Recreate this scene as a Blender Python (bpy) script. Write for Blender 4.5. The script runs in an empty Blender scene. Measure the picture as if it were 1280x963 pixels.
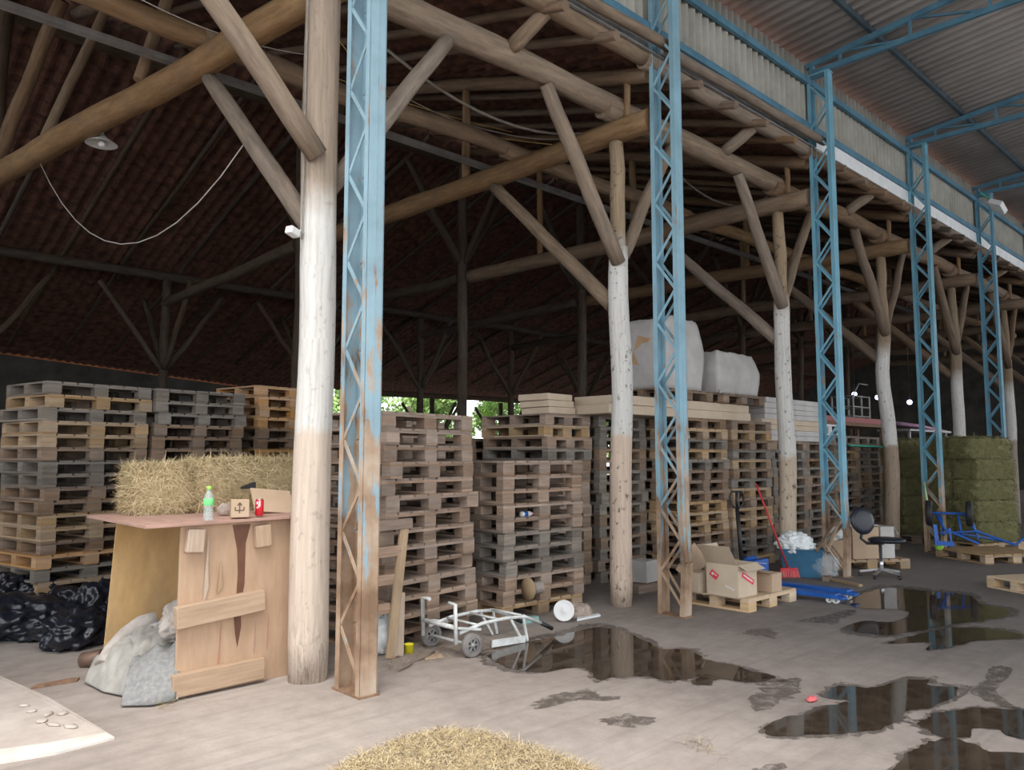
import bpy, bmesh, math, random
from mathutils import Vector, Matrix, noise, Euler
rnd = random.Random(7)
PI = math.pi
C = bpy.context.scene.collection
R = math.radians

# ------------------------------------------------------------------ survey camera
FPX, TILT, YAW, CAMH = 979.0, R(5.18), R(46.44), 1.65
cF = Vector((math.cos(YAW)*math.cos(TILT), math.sin(YAW)*math.cos(TILT), math.sin(TILT)))
cR = Vector((math.sin(YAW), -math.cos(YAW), 0)); cU = cR.cross(cF)
cO = Vector((0, 0, CAMH))
def at(px, py, axis, val):
    """point of the place seen at photo pixel px,py that lies on the plane axis=val"""
    d = cF + cR*((px-640)/FPX) - cU*((py-481.5)/FPX)
    return cO + d*((val-cO[axis])/d[axis])
def gp(px, py, z=0.0): return at(px, py, 2, z)
def depth(px, py, dd):
    d = cF + cR*((px-640)/FPX) - cU*((py-481.5)/FPX)
    fh = Vector((math.cos(YAW), math.sin(YAW), 0))
    return cO + d*(dd/d.dot(fh))

# ------------------------------------------------------------------ materials
def new_mat(name):
    m = bpy.data.materials.new(name); m.use_nodes = True
    nt = m.node_tree; nt.nodes.clear()
    out = nt.nodes.new('ShaderNodeOutputMaterial'); b = nt.nodes.new('ShaderNodeBsdfPrincipled')
    nt.links.new(b.outputs[0], out.inputs[0])
    return m, nt, b
def nd(nt, t, **kw):
    n = nt.nodes.new(t)
    for k, v in kw.items(): setattr(n, k, v)
    return n
def ramp(nt, stops, fac):
    r = nd(nt, 'ShaderNodeValToRGB'); e = r.color_ramp.elements
    while len(e) < len(stops): e.new(0.5)
    for i, (p, c) in enumerate(stops):
        e[i].position = p; e[i].color = (c[0], c[1], c[2], 1) if not isinstance(c, (int, float)) else (c, c, c, 1)
    nt.links.new(fac, r.inputs[0]); return r
def mixc(nt, fac, a, b, blend='MIX'):
    m = nd(nt, 'ShaderNodeMix', data_type='RGBA', blend_type=blend)
    for s, v in ((m.inputs[0], fac), (m.inputs[6], a), (m.inputs[7], b)):
        if hasattr(v, 'is_linked'): nt.links.new(v, s)
        elif isinstance(v, (int, float)): s.default_value = v
        else: s.default_value = (v[0], v[1], v[2], 1)
    return m.outputs[2]
def mapped(nt, src, scale):
    v = nd(nt, 'ShaderNodeMapping'); v.inputs['Scale'].default_value = scale
    nt.links.new(src, v.inputs[0]); return v.outputs[0]
def nois(nt, vec, scale, detail=5, rough=.6, w=None):
    n = nd(nt, 'ShaderNodeTexNoise', noise_dimensions='4D' if w is not None else '3D')
    n.inputs['Scale'].default_value = scale; n.inputs['Detail'].default_value = detail; n.inputs['Roughness'].default_value = rough
    nt.links.new(vec, n.inputs['Vector'])
    if w is not None: nt.links.new(w, n.inputs['W'])
    return n.outputs[0]
def bump(nt, b, h, s=.4, d=.02):
    n = nd(nt, 'ShaderNodeBump'); n.inputs['Strength'].default_value = s; n.inputs['Distance'].default_value = d
    nt.links.new(h, n.inputs['Height']); nt.links.new(n.outputs[0], b.inputs['Normal'])
def mathn(nt, op, a, b2=None, clamp=False):
    m = nd(nt, 'ShaderNodeMath', operation=op, use_clamp=clamp)
    for i, v in enumerate((a, b2)):
        if v is None: continue
        if hasattr(v, 'is_linked'): nt.links.new(v, m.inputs[i])
        else: m.inputs[i].default_value = v
    return m.outputs[0]

def m_wood(name, dark, light, stain=(.12, .10, .085), var=.35, rough=.85, gs=26, stain_amt=.45):
    m, nt, b = new_mat(name)
    uv = nd(nt, 'ShaderNodeUVMap').outputs[0]; oi = nd(nt, 'ShaderNodeObjectInfo')
    w = mathn(nt, 'MULTIPLY', oi.outputs['Random'], 37.0)
    g = nois(nt, mapped(nt, uv, (1.6, gs, 1)), 1.6, 6, .65, w)
    c = ramp(nt, [(.3, dark), (.68, light)], g).outputs[0]
    s = nois(nt, mapped(nt, uv, (2.2, 4, 1)), 1.3, 4, .6, w)
    sf = ramp(nt, [(.5, 0.), (.75, stain_amt)], s).outputs[0]
    c = mixc(nt, sf, c, stain)
    h = nd(nt, 'ShaderNodeHueSaturation'); nt.links.new(c, h.inputs['Color'])
    nt.links.new(mathn(nt, 'ADD', mathn(nt, 'MULTIPLY', oi.outputs['Random'], var), 1-var*.55), h.inputs['Value'])
    sat = mathn(nt, 'ADD', mathn(nt, 'MULTIPLY', mathn(nt, 'FRACT', mathn(nt, 'MULTIPLY', oi.outputs['Random'], 17.3)), .4), .75)
    nt.links.new(sat, h.inputs['Saturation'])
    nt.links.new(h.outputs[0], b.inputs['Base Color']); b.inputs['Roughness'].default_value = rough
    b.inputs['Specular IOR Level'].default_value = .25
    bump(nt, b, g, .35, .008)
    return m
def m_simple(name, c1, c2=None, scale=6, rough=.6, metal=0, bs=0, spec=.4, coat=0):
    m, nt, b = new_mat(name)
    c2 = c2 or tuple(x*.75 for x in c1)
    o = nd(nt, 'ShaderNodeTexCoord').outputs['Object']
    n = nois(nt, o, scale, 5, .6)
    c = ramp(nt, [(.32, c2), (.66, c1)], n).outputs[0]
    nt.links.new(c, b.inputs['Base Color']); b.inputs['Roughness'].default_value = rough; b.inputs['Metallic'].default_value = metal
    b.inputs['Specular IOR Level'].default_value = spec; b.inputs['Coat Weight'].default_value = coat
    if bs: bump(nt, b, n, bs, .01)
    return m
def m_post(name, zlo, zhi, base, top, spots):
    """natural log, limewashed between two heights, dusty below"""
    m, nt, b = new_mat(name)
    uv = nd(nt, 'ShaderNodeUVMap').outputs[0]
    o = nd(nt, 'ShaderNodeTexCoord').outputs['Object']
    z = nd(nt, 'ShaderNodeSeparateXYZ'); nt.links.new(o, z.inputs[0])
    n1 = nois(nt, o, 5, 5, .6); g = nois(nt, mapped(nt, uv, (1.2, 22, 1)), 1.5, 6, .65)
    wood = ramp(nt, [(.3, tuple(x*.62 for x in top)), (.7, top)], g).outputs[0]
    white = ramp(nt, [(.26, (.38, .36, .335)), (.42, (.54, .525, .50)), (.6, (.63, .62, .60))], g).outputs[0]
    low = ramp(nt, [(.25, tuple(x*.7 for x in base)), (.65, base)], g).outputs[0]
    zz = mathn(nt, 'ADD', z.outputs[2], mathn(nt, 'MULTIPLY', mathn(nt, 'SUBTRACT', n1, .5), .22))
    f1 = mathn(nt, 'MULTIPLY', mathn(nt, 'SUBTRACT', zz, zlo), 14, True)
    f2 = mathn(nt, 'MULTIPLY', mathn(nt, 'SUBTRACT', zz, zhi), 3, True)
    c = mixc(nt, f1, low, white); c = mixc(nt, f2, c, wood)
    sp = nois(nt, mapped(nt, o, (1, 1, .75)), 17, 3, .6)
    sf = ramp(nt, [(.60, 0.), (.68, spots)], sp).outputs[0]
    c = mixc(nt, sf, c, (.10, .085, .07))
    wear = nois(nt, mapped(nt, uv, (3, 26, 1)), 2.0, 6, .7)
    fl = mathn(nt, 'SUBTRACT', 1, mathn(nt, 'MULTIPLY', z.outputs[2], 1.6, True), True)
    wf = mathn(nt, 'MULTIPLY', ramp(nt, [(.48, 0.), (.60, 1.)], wear).outputs[0], mathn(nt, 'MULTIPLY', fl, .75))
    c = mixc(nt, wf, c, (.20, .155, .12))
    nt.links.new(c, b.inputs['Base Color']); b.inputs['Roughness'].default_value = .85; b.inputs['Specular IOR Level'].default_value = .2
    bump(nt, b, g, .5, .012)
    return m
def m_steel(name, blue, rust_top, seed):
    """blue paint, rust and dust towards the foot"""
    m, nt, b = new_mat(name)
    o = nd(nt, 'ShaderNodeTexCoord').outputs['Object']
    z = nd(nt, 'ShaderNodeSeparateXYZ'); nt.links.new(o, z.inputs[0])
    mp = nd(nt, 'ShaderNodeMapping'); mp.inputs['Scale'].default_value = (9, 9, 1.6); mp.inputs['Location'].default_value = (seed, seed*2, seed*3)
    nt.links.new(o, mp.inputs[0])
    n = nois(nt, mp.outputs[0], 1.6, 7, .68); n2 = nois(nt, o, 2.2, 4, .6)
    paint = ramp(nt, [(.3, tuple(x*.72 for x in blue)), (.65, blue)], n2).outputs[0]
    hz = mathn(nt, 'MULTIPLY', mathn(nt, 'SUBTRACT', z.outputs[2], .1), 1/rust_top, True)
    thr = mathn(nt, 'SUBTRACT', n, mathn(nt, 'MULTIPLY', hz, .30))
    rf = ramp(nt, [(.30, 0.), (.37, 1.)], thr).outputs[0]
    rust = ramp(nt, [(.35, (.20, .12, .07)), (.5, (.36, .25, .17)), (.65, (.45, .36, .28))], n2).outputs[0]
    c = mixc(nt, rf, paint, rust)
    nt.links.new(c, b.inputs['Base Color']); b.inputs['Roughness'].default_value = .6
    bump(nt, b, n, .15, .004)
    return m
M = {}
M['log'] = m_wood('log wood', (.105, .066, .042), (.235, .16, .105), var=.2, gs=14)
M['log_tie'] = m_wood('ochre log wood', (.15, .092, .05), (.29, .19, .11), var=.15, gs=12)
M['log_grey'] = m_wood('greyed log wood', (.14, .10, .072), (.29, .222, .162), var=.2, gs=14)
M['log_shade'] = m_wood('shaded log wood', (.045, .032, .023), (.10, .072, .05), var=.3, gs=12)  # log tone lowered to paint in the dimness deep in the barn
M['p_dusty'] = m_wood('dusty pallet wood', (.20, .14, .105), (.38, .28, .215), (.15, .11, .085), .45)
M['p_grey'] = m_wood('grey pallet wood', (.135, .115, .098), (.28, .245, .21), (.085, .075, .066), .4)
M['p_tan'] = m_wood('tan pallet wood', (.28, .185, .105), (.47, .335, .205), (.17, .12, .085), .4)
M['p_brown'] = m_wood('brown pallet wood', (.165, .108, .074), (.31, .22, .155), (.1, .075, .058), .4)
M['p_orange'] = m_wood('orange pallet wood', (.40, .21, .09), (.60, .36, .17), (.3, .16, .09), .3)
M['p_new'] = m_wood('fresh pine wood', (.52, .36, .21), (.70, .53, .35), (.45, .3, .18), .2, stain_amt=.3)
M['ply'] = m_wood('sun bleached plywood', (.40, .275, .19), (.50, .36, .26), (.36, .245, .17), .1, gs=9, stain_amt=.35)
M['ply_in'] = m_wood('yellow plywood', (.50, .325, .16), (.64, .44, .235), (.36, .25, .165), .1, gs=5, stain_amt=.6)
M['ply_red'] = m_wood('reddish plywood', (.33, .16, .11), (.48, .26, .19), (.25, .14, .1), .1, gs=9)
M['plank'] = m_wood('planed plank', (.34, .24, .165), (.48, .355, .255), (.30, .21, .15), .15, stain_amt=.4)
M['stain'] = m_simple('brown drip stain', (.16, .07, .04), (.11, .05, .03), 9, .5)
M['blue'] = m_simple('blue truss paint', (.10, .24, .34), (.06, .15, .22), 3, .55)
M['dark_steel'] = m_simple('dark steel', (.06, .09, .11), (.04, .06, .08), 4, .6)
M['galv'] = m_simple('galvanised sheet', (.36, .36, .36), (.22, .22, .22), 4, .5, .3)
M['white_and_lit'] = m_simple('white paint and skylit gutter', (.82, .83, .84), (.66, .68, .7), 4, .6)  # white paint; on the gutter it carries skylight as colour
M['clad'] = m_simple('fibre cement cladding', (.40, .395, .36), (.27, .265, .235), 1.6, .85)
M['canopy'] = m_simple('grey roof sheet', (.46, .44, .43), (.30, .29, .28), .8, .7)
M['tile'] = m_simple('clay roof tile', (.19, .088, .06), (.05, .028, .024), 5, .9)
M['tile_lit'] = m_simple('daylit orange tile', (.55, .23, .10), (.38, .15, .07), 5, .9)  # tile colour with the daylight under the eave painted in
M['white_steel'] = m_simple('chipped white paint', (.66, .69, .70), (.46, .46, .44), 14, .45)
M['rust'] = m_simple('brown rust', (.27, .16, .10), (.15, .09, .06), 20, .85)
M['rubber'] = m_simple('grey dusty rubber', (.24, .22, .21), (.14, .13, .125), 10, .85)
M['black_rubber'] = m_simple('black rubber', (.025, .026, .03), (.014, .014, .016), 8, .6)
M['black'] = m_simple('black plastic', (.02, .02, .024), (.012, .012, .015), 8, .45)
M['bag'] = m_simple('black bin liner', (.014, .017, .028), (.008, .009, .014), 4, .30, spec=.55)
M['navy'] = m_simple('black vinyl', (.018, .022, .035), (.012, .014, .022), 4, .4)
M['royal'] = m_simple('royal blue paint', (.01, .10, .42), (.008, .07, .30), 5, .45)
M['bin'] = m_simple('petrol blue plastic', (.035, .14, .25), (.02, .09, .17), 4, .5)
M['red'] = m_simple('red plastic', (.62, .05, .06), (.45, .03, .04), 8, .5)
M['pink'] = m_simple('faded red bristles', (.70, .16, .17), (.5, .09, .1), 40, .8)
M['can_red'] = m_simple('red can paint', (.62, .02, .035), (.52, .015, .025), 5, .3)
M['white'] = m_simple('white plastic', (.70, .70, .70), (.62, .62, .62), 5, .5)
M['label_red'] = m_simple('red print', (.72, .05, .09), (.65, .04, .07), 5, .6)
M['carton'] = m_simple('brown cardboard', (.50, .365, .26), (.43, .31, .215), 3, .85)
M['carton_pale'] = m_simple('pale cardboard', (.58, .47, .36), (.5, .4, .3), 3, .85)
M['carton_grey'] = m_simple('grey printed cardboard', (.55, .53, .52), (.42, .40, .39), 3, .8)
M['chrome'] = m_simple('dull chrome', (.6, .6, .62), (.45, .45, .47), 8, .3, .9)
M['yellow'] = m_simple('yellow plastic', (.80, .74, .03), (.7, .62, .02), 6, .45)
M['green'] = m_simple('green label', (.20, .75, .25), (.15, .62, .2), 6, .5)
M['lime'] = m_simple('lime cap', (.40, .78, .12), (.3, .65, .1), 6, .4)
M['teal'] = m_simple('green painted batten', (.05, .34, .24), (.03, .24, .17), 6, .6)
M['pale_green'] = m_simple('pale green stick', (.50, .70, .42), (.4, .58, .33), 6, .6)
M['canvas'] = m_simple('grey dusty canvas', (.37, .355, .325), (.23, .22, .205), 6, .95, bs=.4)
M['canvas_dark'] = m_simple('grey woven lining', (.26, .26, .255), (.17, .17, .17), 30, .95, bs=.4)
M['cloth'] = m_simple('dirty rag', (.50, .455, .42), (.30, .265, .24), 9, .95, bs=.5)
M['sack'] = m_simple('white woven sack', (.52, .50, .49), (.38, .365, .355), 3, .8, bs=.15)
M['paper'] = m_simple('kraft paper', (.50, .33, .19), (.36, .23, .13), 6, .8)
M['stone'] = m_simple('grey brown stone', (.40, .33, .28), (.28, .23, .2), 12, .9, bs=.5)
M['tin'] = m_simple('rusty tin', (.20, .12, .085), (.12, .08, .06), 9, .5, .3)
M['rope'] = m_simple('grey cable sheath', (.30, .27, .24), (.2, .18, .16), 9, .8)
M['ywire'] = m_simple('yellow wire', (.55, .38, .12), (.4, .27, .08), 9, .7)
M['cobweb'] = m_simple('dusty white wire', (.5, .47, .43), (.38, .35, .32), 9, .8)
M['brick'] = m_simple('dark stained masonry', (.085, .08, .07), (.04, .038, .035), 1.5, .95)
M['red_steel'] = m_simple('red painted steel', (.30, .015, .015), (.2, .01, .01), 6, .5)
M['mauve'] = m_simple('mauve plastic pipe', (.42, .24, .36), (.3, .16, .26), 6, .5)
M['straw'] = m_simple('golden straw', (.55, .44, .25), (.36, .27, .14), 25, .9)
M['straw_pale'] = m_simple('pale straw', (.72, .60, .40), (.55, .43, .25), 25, .9)
M['hay'] = m_simple('green hay', (.235, .22, .10), (.15, .14, .065), 14, .95, bs=.4)
M['hay_body'] = m_simple('packed straw', (.40, .29, .13), (.27, .19, .08), 14, .95, bs=.6)
M['leaf'] = m_simple('fresh leaf', (.30, .43, .13), (.13, .25, .06), 1.5, .6)
M['bark'] = m_simple('bark', (.16, .12, .09), None, 6, .9)
M['earth'] = m_simple('grassy earth', (.20, .21, .09), (.20, .15, .1), .5, .95)

def m_clear(name, col, rough=.08, alpha=.35):
    m, nt, b = new_mat(name)
    b.inputs['Base Color'].default_value = (*col, 1); b.inputs['Roughness'].default_value = rough
    b.inputs['Alpha'].default_value = alpha
    return m
M['pet'] = m_clear('clear bottle plastic', (.55, .66, .66), .08, .32)
M['film'] = m_clear('clear plastic film', (.7, .76, .8), .15, .22)
M['white_film'] = m_clear('milky plastic bag', (.82, .86, .88), .3, .85)
def m_emit(name, col, s):
    m, nt, b = new_mat(name)
    b.inputs['Emission Color'].default_value = (*col, 1); b.inputs['Emission Strength'].default_value = s
    return m
M['lamp'] = m_emit('lit lamp', (.62, .66, 1), 5)

# concrete floor: dusty pinkish near, tyre streaks and damp blotches of their own shape
def m_floor():
    m, nt, b = new_mat('worn concrete')
    o = nd(nt, 'ShaderNodeTexCoord').outputs['Object']
    n1 = nois(nt, o, .55, 6, .62); n2 = nois(nt, o, 6, 6, .7); n4 = nois(nt, o, 45, 3, .7)
    rot = nd(nt, 'ShaderNodeMapping'); rot.inputs['Rotation'].default_value = (0, 0, R(-18)); rot.inputs['Scale'].default_value = (.5, 9, 1)
    nt.links.new(o, rot.inputs[0]); n3 = nois(nt, rot.outputs[0], 1.0, 5, .65)
    c = ramp(nt, [(.3, (.20, .163, .146)), (.5, (.305, .26, .235)), (.7, (.41, .36, .33))], n1).outputs[0]
    c = mixc(nt, .35, c, ramp(nt, [(.3, (.20, .17, .155)), (.7, (.45, .40, .37))], n2).outputs[0])
    c = mixc(nt, ramp(nt, [(.50, 0.), (.72, .5)], n3).outputs[0], c, (.19, .165, .15))
    c = mixc(nt, ramp(nt, [(.58, 0.), (.75, .5)], n4).outputs[0], c, (.17, .15, .14))
    # darker, greyer tone deeper along the aisle
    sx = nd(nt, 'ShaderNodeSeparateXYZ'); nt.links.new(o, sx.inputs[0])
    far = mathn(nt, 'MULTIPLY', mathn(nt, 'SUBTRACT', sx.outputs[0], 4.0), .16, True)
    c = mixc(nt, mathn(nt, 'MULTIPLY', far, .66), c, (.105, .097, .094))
    nt.links.new(c, b.inputs['Base Color']); b.inputs['Roughness'].default_value = .88; b.inputs['Specular IOR Level'].default_value = .2
    bump(nt, b, mathn(nt, 'ADD', n2, mathn(nt, 'MULTIPLY', n4, .3)), .25, .01)
    return m
M['floor'] = m_floor()
M['slab'] = m_simple('pale screed', (.50, .45, .41), (.36, .30, .27), 3, .9, bs=.3)
M['slab_edge'] = m_simple('white mortar strip', (.66, .63, .59), (.52, .48, .44), 5, .9, bs=.3)
def m_puddle():
    m, nt, b = new_mat('puddle water')
    o = nd(nt, 'ShaderNodeTexCoord').outputs['Object']
    n = nois(nt, o, 7, 5, .65); n2 = nois(nt, o, 60, 2, .5)
    c = ramp(nt, [(.3, (.030, .022, .016)), (.7, (.075, .056, .042))], n).outputs[0]
    c = mixc(nt, ramp(nt, [(.74, 0.), (.78, .6)], n2).outputs[0], c, (.35, .28, .2))
    nt.links.new(c, b.inputs['Base Color'])
    rr = ramp(nt, [(.45, .03), (.75, .10)], n).outputs[0]; nt.links.new(rr, b.inputs['Roughness'])
    b.inputs['IOR'].default_value = 1.33; b.inputs['Specular IOR Level'].default_value = .65
    return m
M['puddle'] = m_puddle()
def m_damp():
    m, nt, b = new_mat('damp concrete')
    o = nd(nt, 'ShaderNodeTexCoord').outputs['Object']
    n = nois(nt, o, 9, 5, .65)
    nt.links.new(ramp(nt, [(.3, (.085, .07, .06)), (.7, (.15, .125, .11))], n).outputs[0], b.inputs['Base Color'])
    n2 = nois(nt, o, 9, 7, .75); nt.links.new(ramp(nt, [(.40, .02), (.60, .9)], n2).outputs[0], b.inputs['Alpha'])
    b.inputs['Roughness'].default_value = .4
    return m
M['damp'] = m_damp()

# ------------------------------------------------------------------ mesh helpers
def uvl(bm): return bm.loops.layers.uv.verify()
def add_box(bm, c, s, rot=None, bev=0.0, grain=None):
    """box with centre c, size s; uv u runs along the longest edge in metres"""
    uv = uvl(bm); c = Vector(c); h = Vector(s)*.5
    g = grain if grain is not None else max(range(3), key=lambda i: s[i])
    mt = (rot.to_3x3() if rot is not None else Matrix.Identity(3))
    ofs = rnd.uniform(0, 9)
    vs = []
    for z in (-1, 1):
        for y in (-1, 1):
            for x in (-1, 1):
                p = Vector((x*h.x, y*h.y, z*h.z)); vs.append((bm.verts.new(c + mt @ p), p))
    for f in ((0, 2, 3, 1), (4, 5, 7, 6), (0, 1, 5, 4), (2, 6, 7, 3), (0, 4, 6, 2), (1, 3, 7, 5)):
        fc = bm.faces.new([vs[i][0] for i in f])
        q = [vs[i][1] for i in f]
        flat = max(range(3), key=lambda k: -(max(v[k] for v in q)-min(v[k] for v in q)))
        inp = [k for k in range(3) if k != flat]
        for l, p in zip(fc.loops, q):
            if g in inp:
                o_ = [k for k in inp if k != g][0]; l[uv].uv = (p[g]+ofs, p[o_]+ofs*.37+flat*.21)
            else: l[uv].uv = (p[inp[0]]*.8+ofs, p[inp[1]]*.35+ofs*.37)
    return [v for v, _ in vs]
def frame_from(d, up=Vector((0, 0, 1))):
    d = d.normalized()
    if abs(d.dot(up)) > .98: up = Vector((0, 1, 0))
    s = d.cross(up).normalized(); u = s.cross(d).normalized()
    return s, u
def add_beam(bm, p0, p1, w, h, up=Vector((0, 0, 1))):
    """rectangular bar from p0 to p1: w sideways, h along up"""
    p0, p1 = Vector(p0), Vector(p1); d = p1-p0; s, u = frame_from(d, Vector(up))
    rot = Matrix((d.normalized(), s, u)).transposed()
    add_box(bm, (p0+p1)/2, (d.length, w, h), rot, grain=0)
def add_tube(bm, pts, rad, seg=8, cap=True, wob=0.0, seed=0.0):
    uv = uvl(bm); pts = [Vector(p) for p in pts]; n = len(pts); rings = []; ln = 0
    if not hasattr(rad, '__len__'): rad = [rad]*n
    side = None; vofs = rnd.uniform(0, 9)
    for i, p in enumerate(pts):
        d = (pts[min(i+1, n-1)]-pts[max(i-1, 0)]).normalized()
        if side is None: side, up = frame_from(d)
        else:
            side = (side-d*side.dot(d)).normalized(); up = side.cross(d).normalized()
        if i: ln += (pts[i]-pts[i-1]).length
        ring = []
        for k in range(seg):
            a = 2*PI*k/seg
            r = rad[i]
            if wob: r *= 1+wob*noise.noise(Vector((math.cos(a)*1.3+seed, math.sin(a)*1.3, ln*1.1+seed)))
            ring.append(bm.verts.new(p+side*math.cos(a)*r+up*math.sin(a)*r))
        rings.append((ring, ln))
    for i in range(n-1):
        (a, la), (b2, lb) = rings[i], rings[i+1]
        for k in range(seg):
            k2 = (k+1) % seg
            f = bm.faces.new((a[k], a[k2], b2[k2], b2[k])); f.smooth = True
            cc = 2*PI*max(rad[i], .01)/seg
            for l, (u, v) in zip(f.loops, ((la, k), (la, k+1), (lb, k+1), (lb, k))): l[uv].uv = (u+vofs, v*cc+vofs)
    if cap:
        f = bm.faces.new(list(reversed(rings[0][0]))); g = bm.faces.new(rings[-1][0])
        for q in (f, g):
            for l in q.loops: l[uv].uv = (l.vert.co.x+l.vert.co.z*.3, l.vert.co.y)
def add_log(bm, p0, p1, r0, r1=None, bend=.03, wob=.14, seg=14, seed=None):
    p0, p1 = Vector(p0), Vector(p1); r1 = r1 or r0
    L = (p1-p0).length; n = max(4, int(L/.28)); sd = rnd.uniform(0, 50) if seed is None else seed
    s, u = frame_from(p1-p0); pts = []; rad = []
    for i in range(n+1):
        t = i/n; e = math.sin(PI*t)
        q = p0.lerp(p1, t)+s*(bend*e*noise.noise(Vector((t*2.2+sd, 3, 1)))*2)+u*(bend*e*noise.noise(Vector((t*2.2+sd, 9, 4)))*2)
        pts.append(q); rad.append((r0+(r1-r0)*t)*(1+.045*noise.noise(Vector((t*L*1.5+sd, 0, 7)))))
    rad[0] *= .95; rad[-1] *= .95
    add_tube(bm, pts, rad, seg, True, wob, sd)
def add_lathe(bm, prof, seg=20, mat=None):
    """prof: (radius, height) list, spun about local z"""
    uv = uvl(bm); mat = mat or Matrix.Identity(4); rings = []
    for r, z in prof:
        if r < 1e-5: rings.append([bm.verts.new(mat @ Vector((0, 0, z)))])
        else: rings.append([bm.verts.new(mat @ Vector((r*math.cos(2*PI*k/seg), r*math.sin(2*PI*k/seg), z))) for k in range(seg)])
    for a, b2 in zip(rings, rings[1:]):
        for k in range(seg):
            k2 = (k+1) % seg
            if len(a) == 1 and len(b2) == 1: continue
            if len(a) == 1: f = bm.faces.new((a[0], b2[k2], b2[k]))
            elif len(b2) == 1: f = bm.faces.new((a[k], a[k2], b2[0]))
            else: f = bm.faces.new((a[k], a[k2], b2[k2], b2[k]))
            f.smooth = True
def add_prism(bm, poly, z0, z1):
    lo = [bm.verts.new((x, y, z0)) for x, y in poly]; hi = [bm.verts.new((x, y, z1)) for x, y in poly]
    n = len(poly)
    bm.faces.new(list(reversed(lo))); bm.faces.new(hi)
    for i in range(n): bm.faces.new((lo[i], lo[(i+1) % n], hi[(i+1) % n], hi[i]))
def add_wheel(bm, c, axis, r, w, seg=24):
    """tyre as a lathe about the axis"""
    m = Matrix.Translation(c) @ Vector(axis).to_track_quat('Z', 'Y').to_matrix().to_4x4()
    add_lathe(bm, [(r*.62, -w/2), (r*.9, -w/2), (r, -w*.3), (r, w*.3), (r*.9, w/2), (r*.62, w/2), (r*.62, -w/2)], seg, m)
def add_hub(bm, c, axis, r, w, spokes=6):
    m = Matrix.Translation(c) @ Vector(axis).to_track_quat('Z', 'Y').to_matrix().to_4x4()
    add_lathe(bm, [(0, -w*.55), (r*.2, -w*.55), (r*.2, w*.55), (0, w*.55)], 12, m)
    add_lathe(bm, [(r*.5, -w*.35), (r*.63, -w*.35), (r*.63, w*.35), (r*.5, w*.35), (r*.5, -w*.35)], 20, m)
    for k in range(spokes):
        a = 2*PI*k/spokes
        p0 = m @ Vector((r*.12*math.cos(a), r*.12*math.sin(a), 0)); p1 = m @ Vector((r*.56*math.cos(a), r*.56*math.sin(a), 0))
        add_beam(bm, p0, p1, r*.13, w*.5, m.to_3x3() @ Vector((0, 0, 1)))
def nb(): return bmesh.new()
def mesh_of(name, bm, mat, bev=0, sub=False):
    bmesh.ops.recalc_face_normals(bm, faces=bm.faces)
    me = bpy.data.meshes.new(name); bm.to_mesh(me); bm.free()
    for m in (mat if isinstance(mat, (list, tuple)) else [mat]): me.materials.append(m)
    return me
def obj(name, bm, mat, parent=None, world=False, kind=None):
    """one linked mesh object; world=True: the shape was given in world space, bring it to the parent's (unrotated) frame"""
    if world and parent is not None: bmesh.ops.translate(bm, verts=bm.verts, vec=-parent.location)
    o = bpy.data.objects.new(name, mesh_of(name, bm, mat)); C.objects.link(o)
    if parent is not None: o.parent = parent
    if kind: o['kind'] = kind
    return o
def inst(name, me, parent=None, loc=(0, 0, 0), rot=(0, 0, 0)):
    o = bpy.data.objects.new(name, me); C.objects.link(o); o.location = loc; o.rotation_euler = rot
    if parent is not None: o.parent = parent
    return o
def bevel(o, w=.004, seg=2):
    m = o.modifiers.new('bevel', 'BEVEL'); m.width = w; m.segments = seg; m.limit_method = 'ANGLE'; return o
def tag(o, label, cat, group=None, kind=None):
    o['label'] = label; o['category'] = cat
    if group: o['group'] = group
    if kind: o['kind'] = kind
    return o
def thing(name, label, cat, loc=(0, 0, 0), rotz=0.0, group=None, rot=None):
    o = bpy.data.objects.new(name, None); C.objects.link(o); o.location = loc
    o.rotation_euler = rot if rot else (0, 0, rotz); o.empty_display_size = .1
    return tag(o, label, cat, group)
def mono(name, bm, mat, label, cat, loc=(0, 0, 0), group=None, rotz=0.0):
    o = bpy.data.objects.new(name, mesh_of(name, bm, mat)); C.objects.link(o); o.location = loc; o.rotation_euler = (0, 0, rotz)
    return tag(o, label, cat, group)
def struct(name, bm, mat):
    o = bpy.data.objects.new(name, mesh_of(name, bm, mat)); C.objects.link(o); o['kind'] = 'structure'; return o
ORD = 'first second third fourth fifth sixth seventh eighth ninth tenth eleventh twelfth thirteenth fourteenth fifteenth sixteenth seventeenth eighteenth nineteenth twentieth'.split()

# ------------------------------------------------------------------ dimensions of the place
BAY = 3.85
CX = [3.11+BAY*k for k in range(9)]                 # steel columns
PX = [3.02]+[6.99+BAY*k for k in range(8)]          # log posts
PY = [5.38]+[5.59]*8
YR = 12.8                                            # barn ridge
SL = .312
def z_raf(y):                                        # rafter centre line
    return 5.97+SL*(y-5.19) if y <= YR else 5.97+SL*(YR-5.19)-SL*(y-YR)
def z_tile(y): return z_raf(y)+.17

# ------------------------------------------------------------------ setting
bm = nb()
add_box(bm, (24, 9, -.1), (90, 60, .2))
struct('floor', bm, M['floor'])
bm = nb(); add_box(bm, (24, 62, -.12), (130, 46, .2)); struct('ground', bm, M['earth'])

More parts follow.
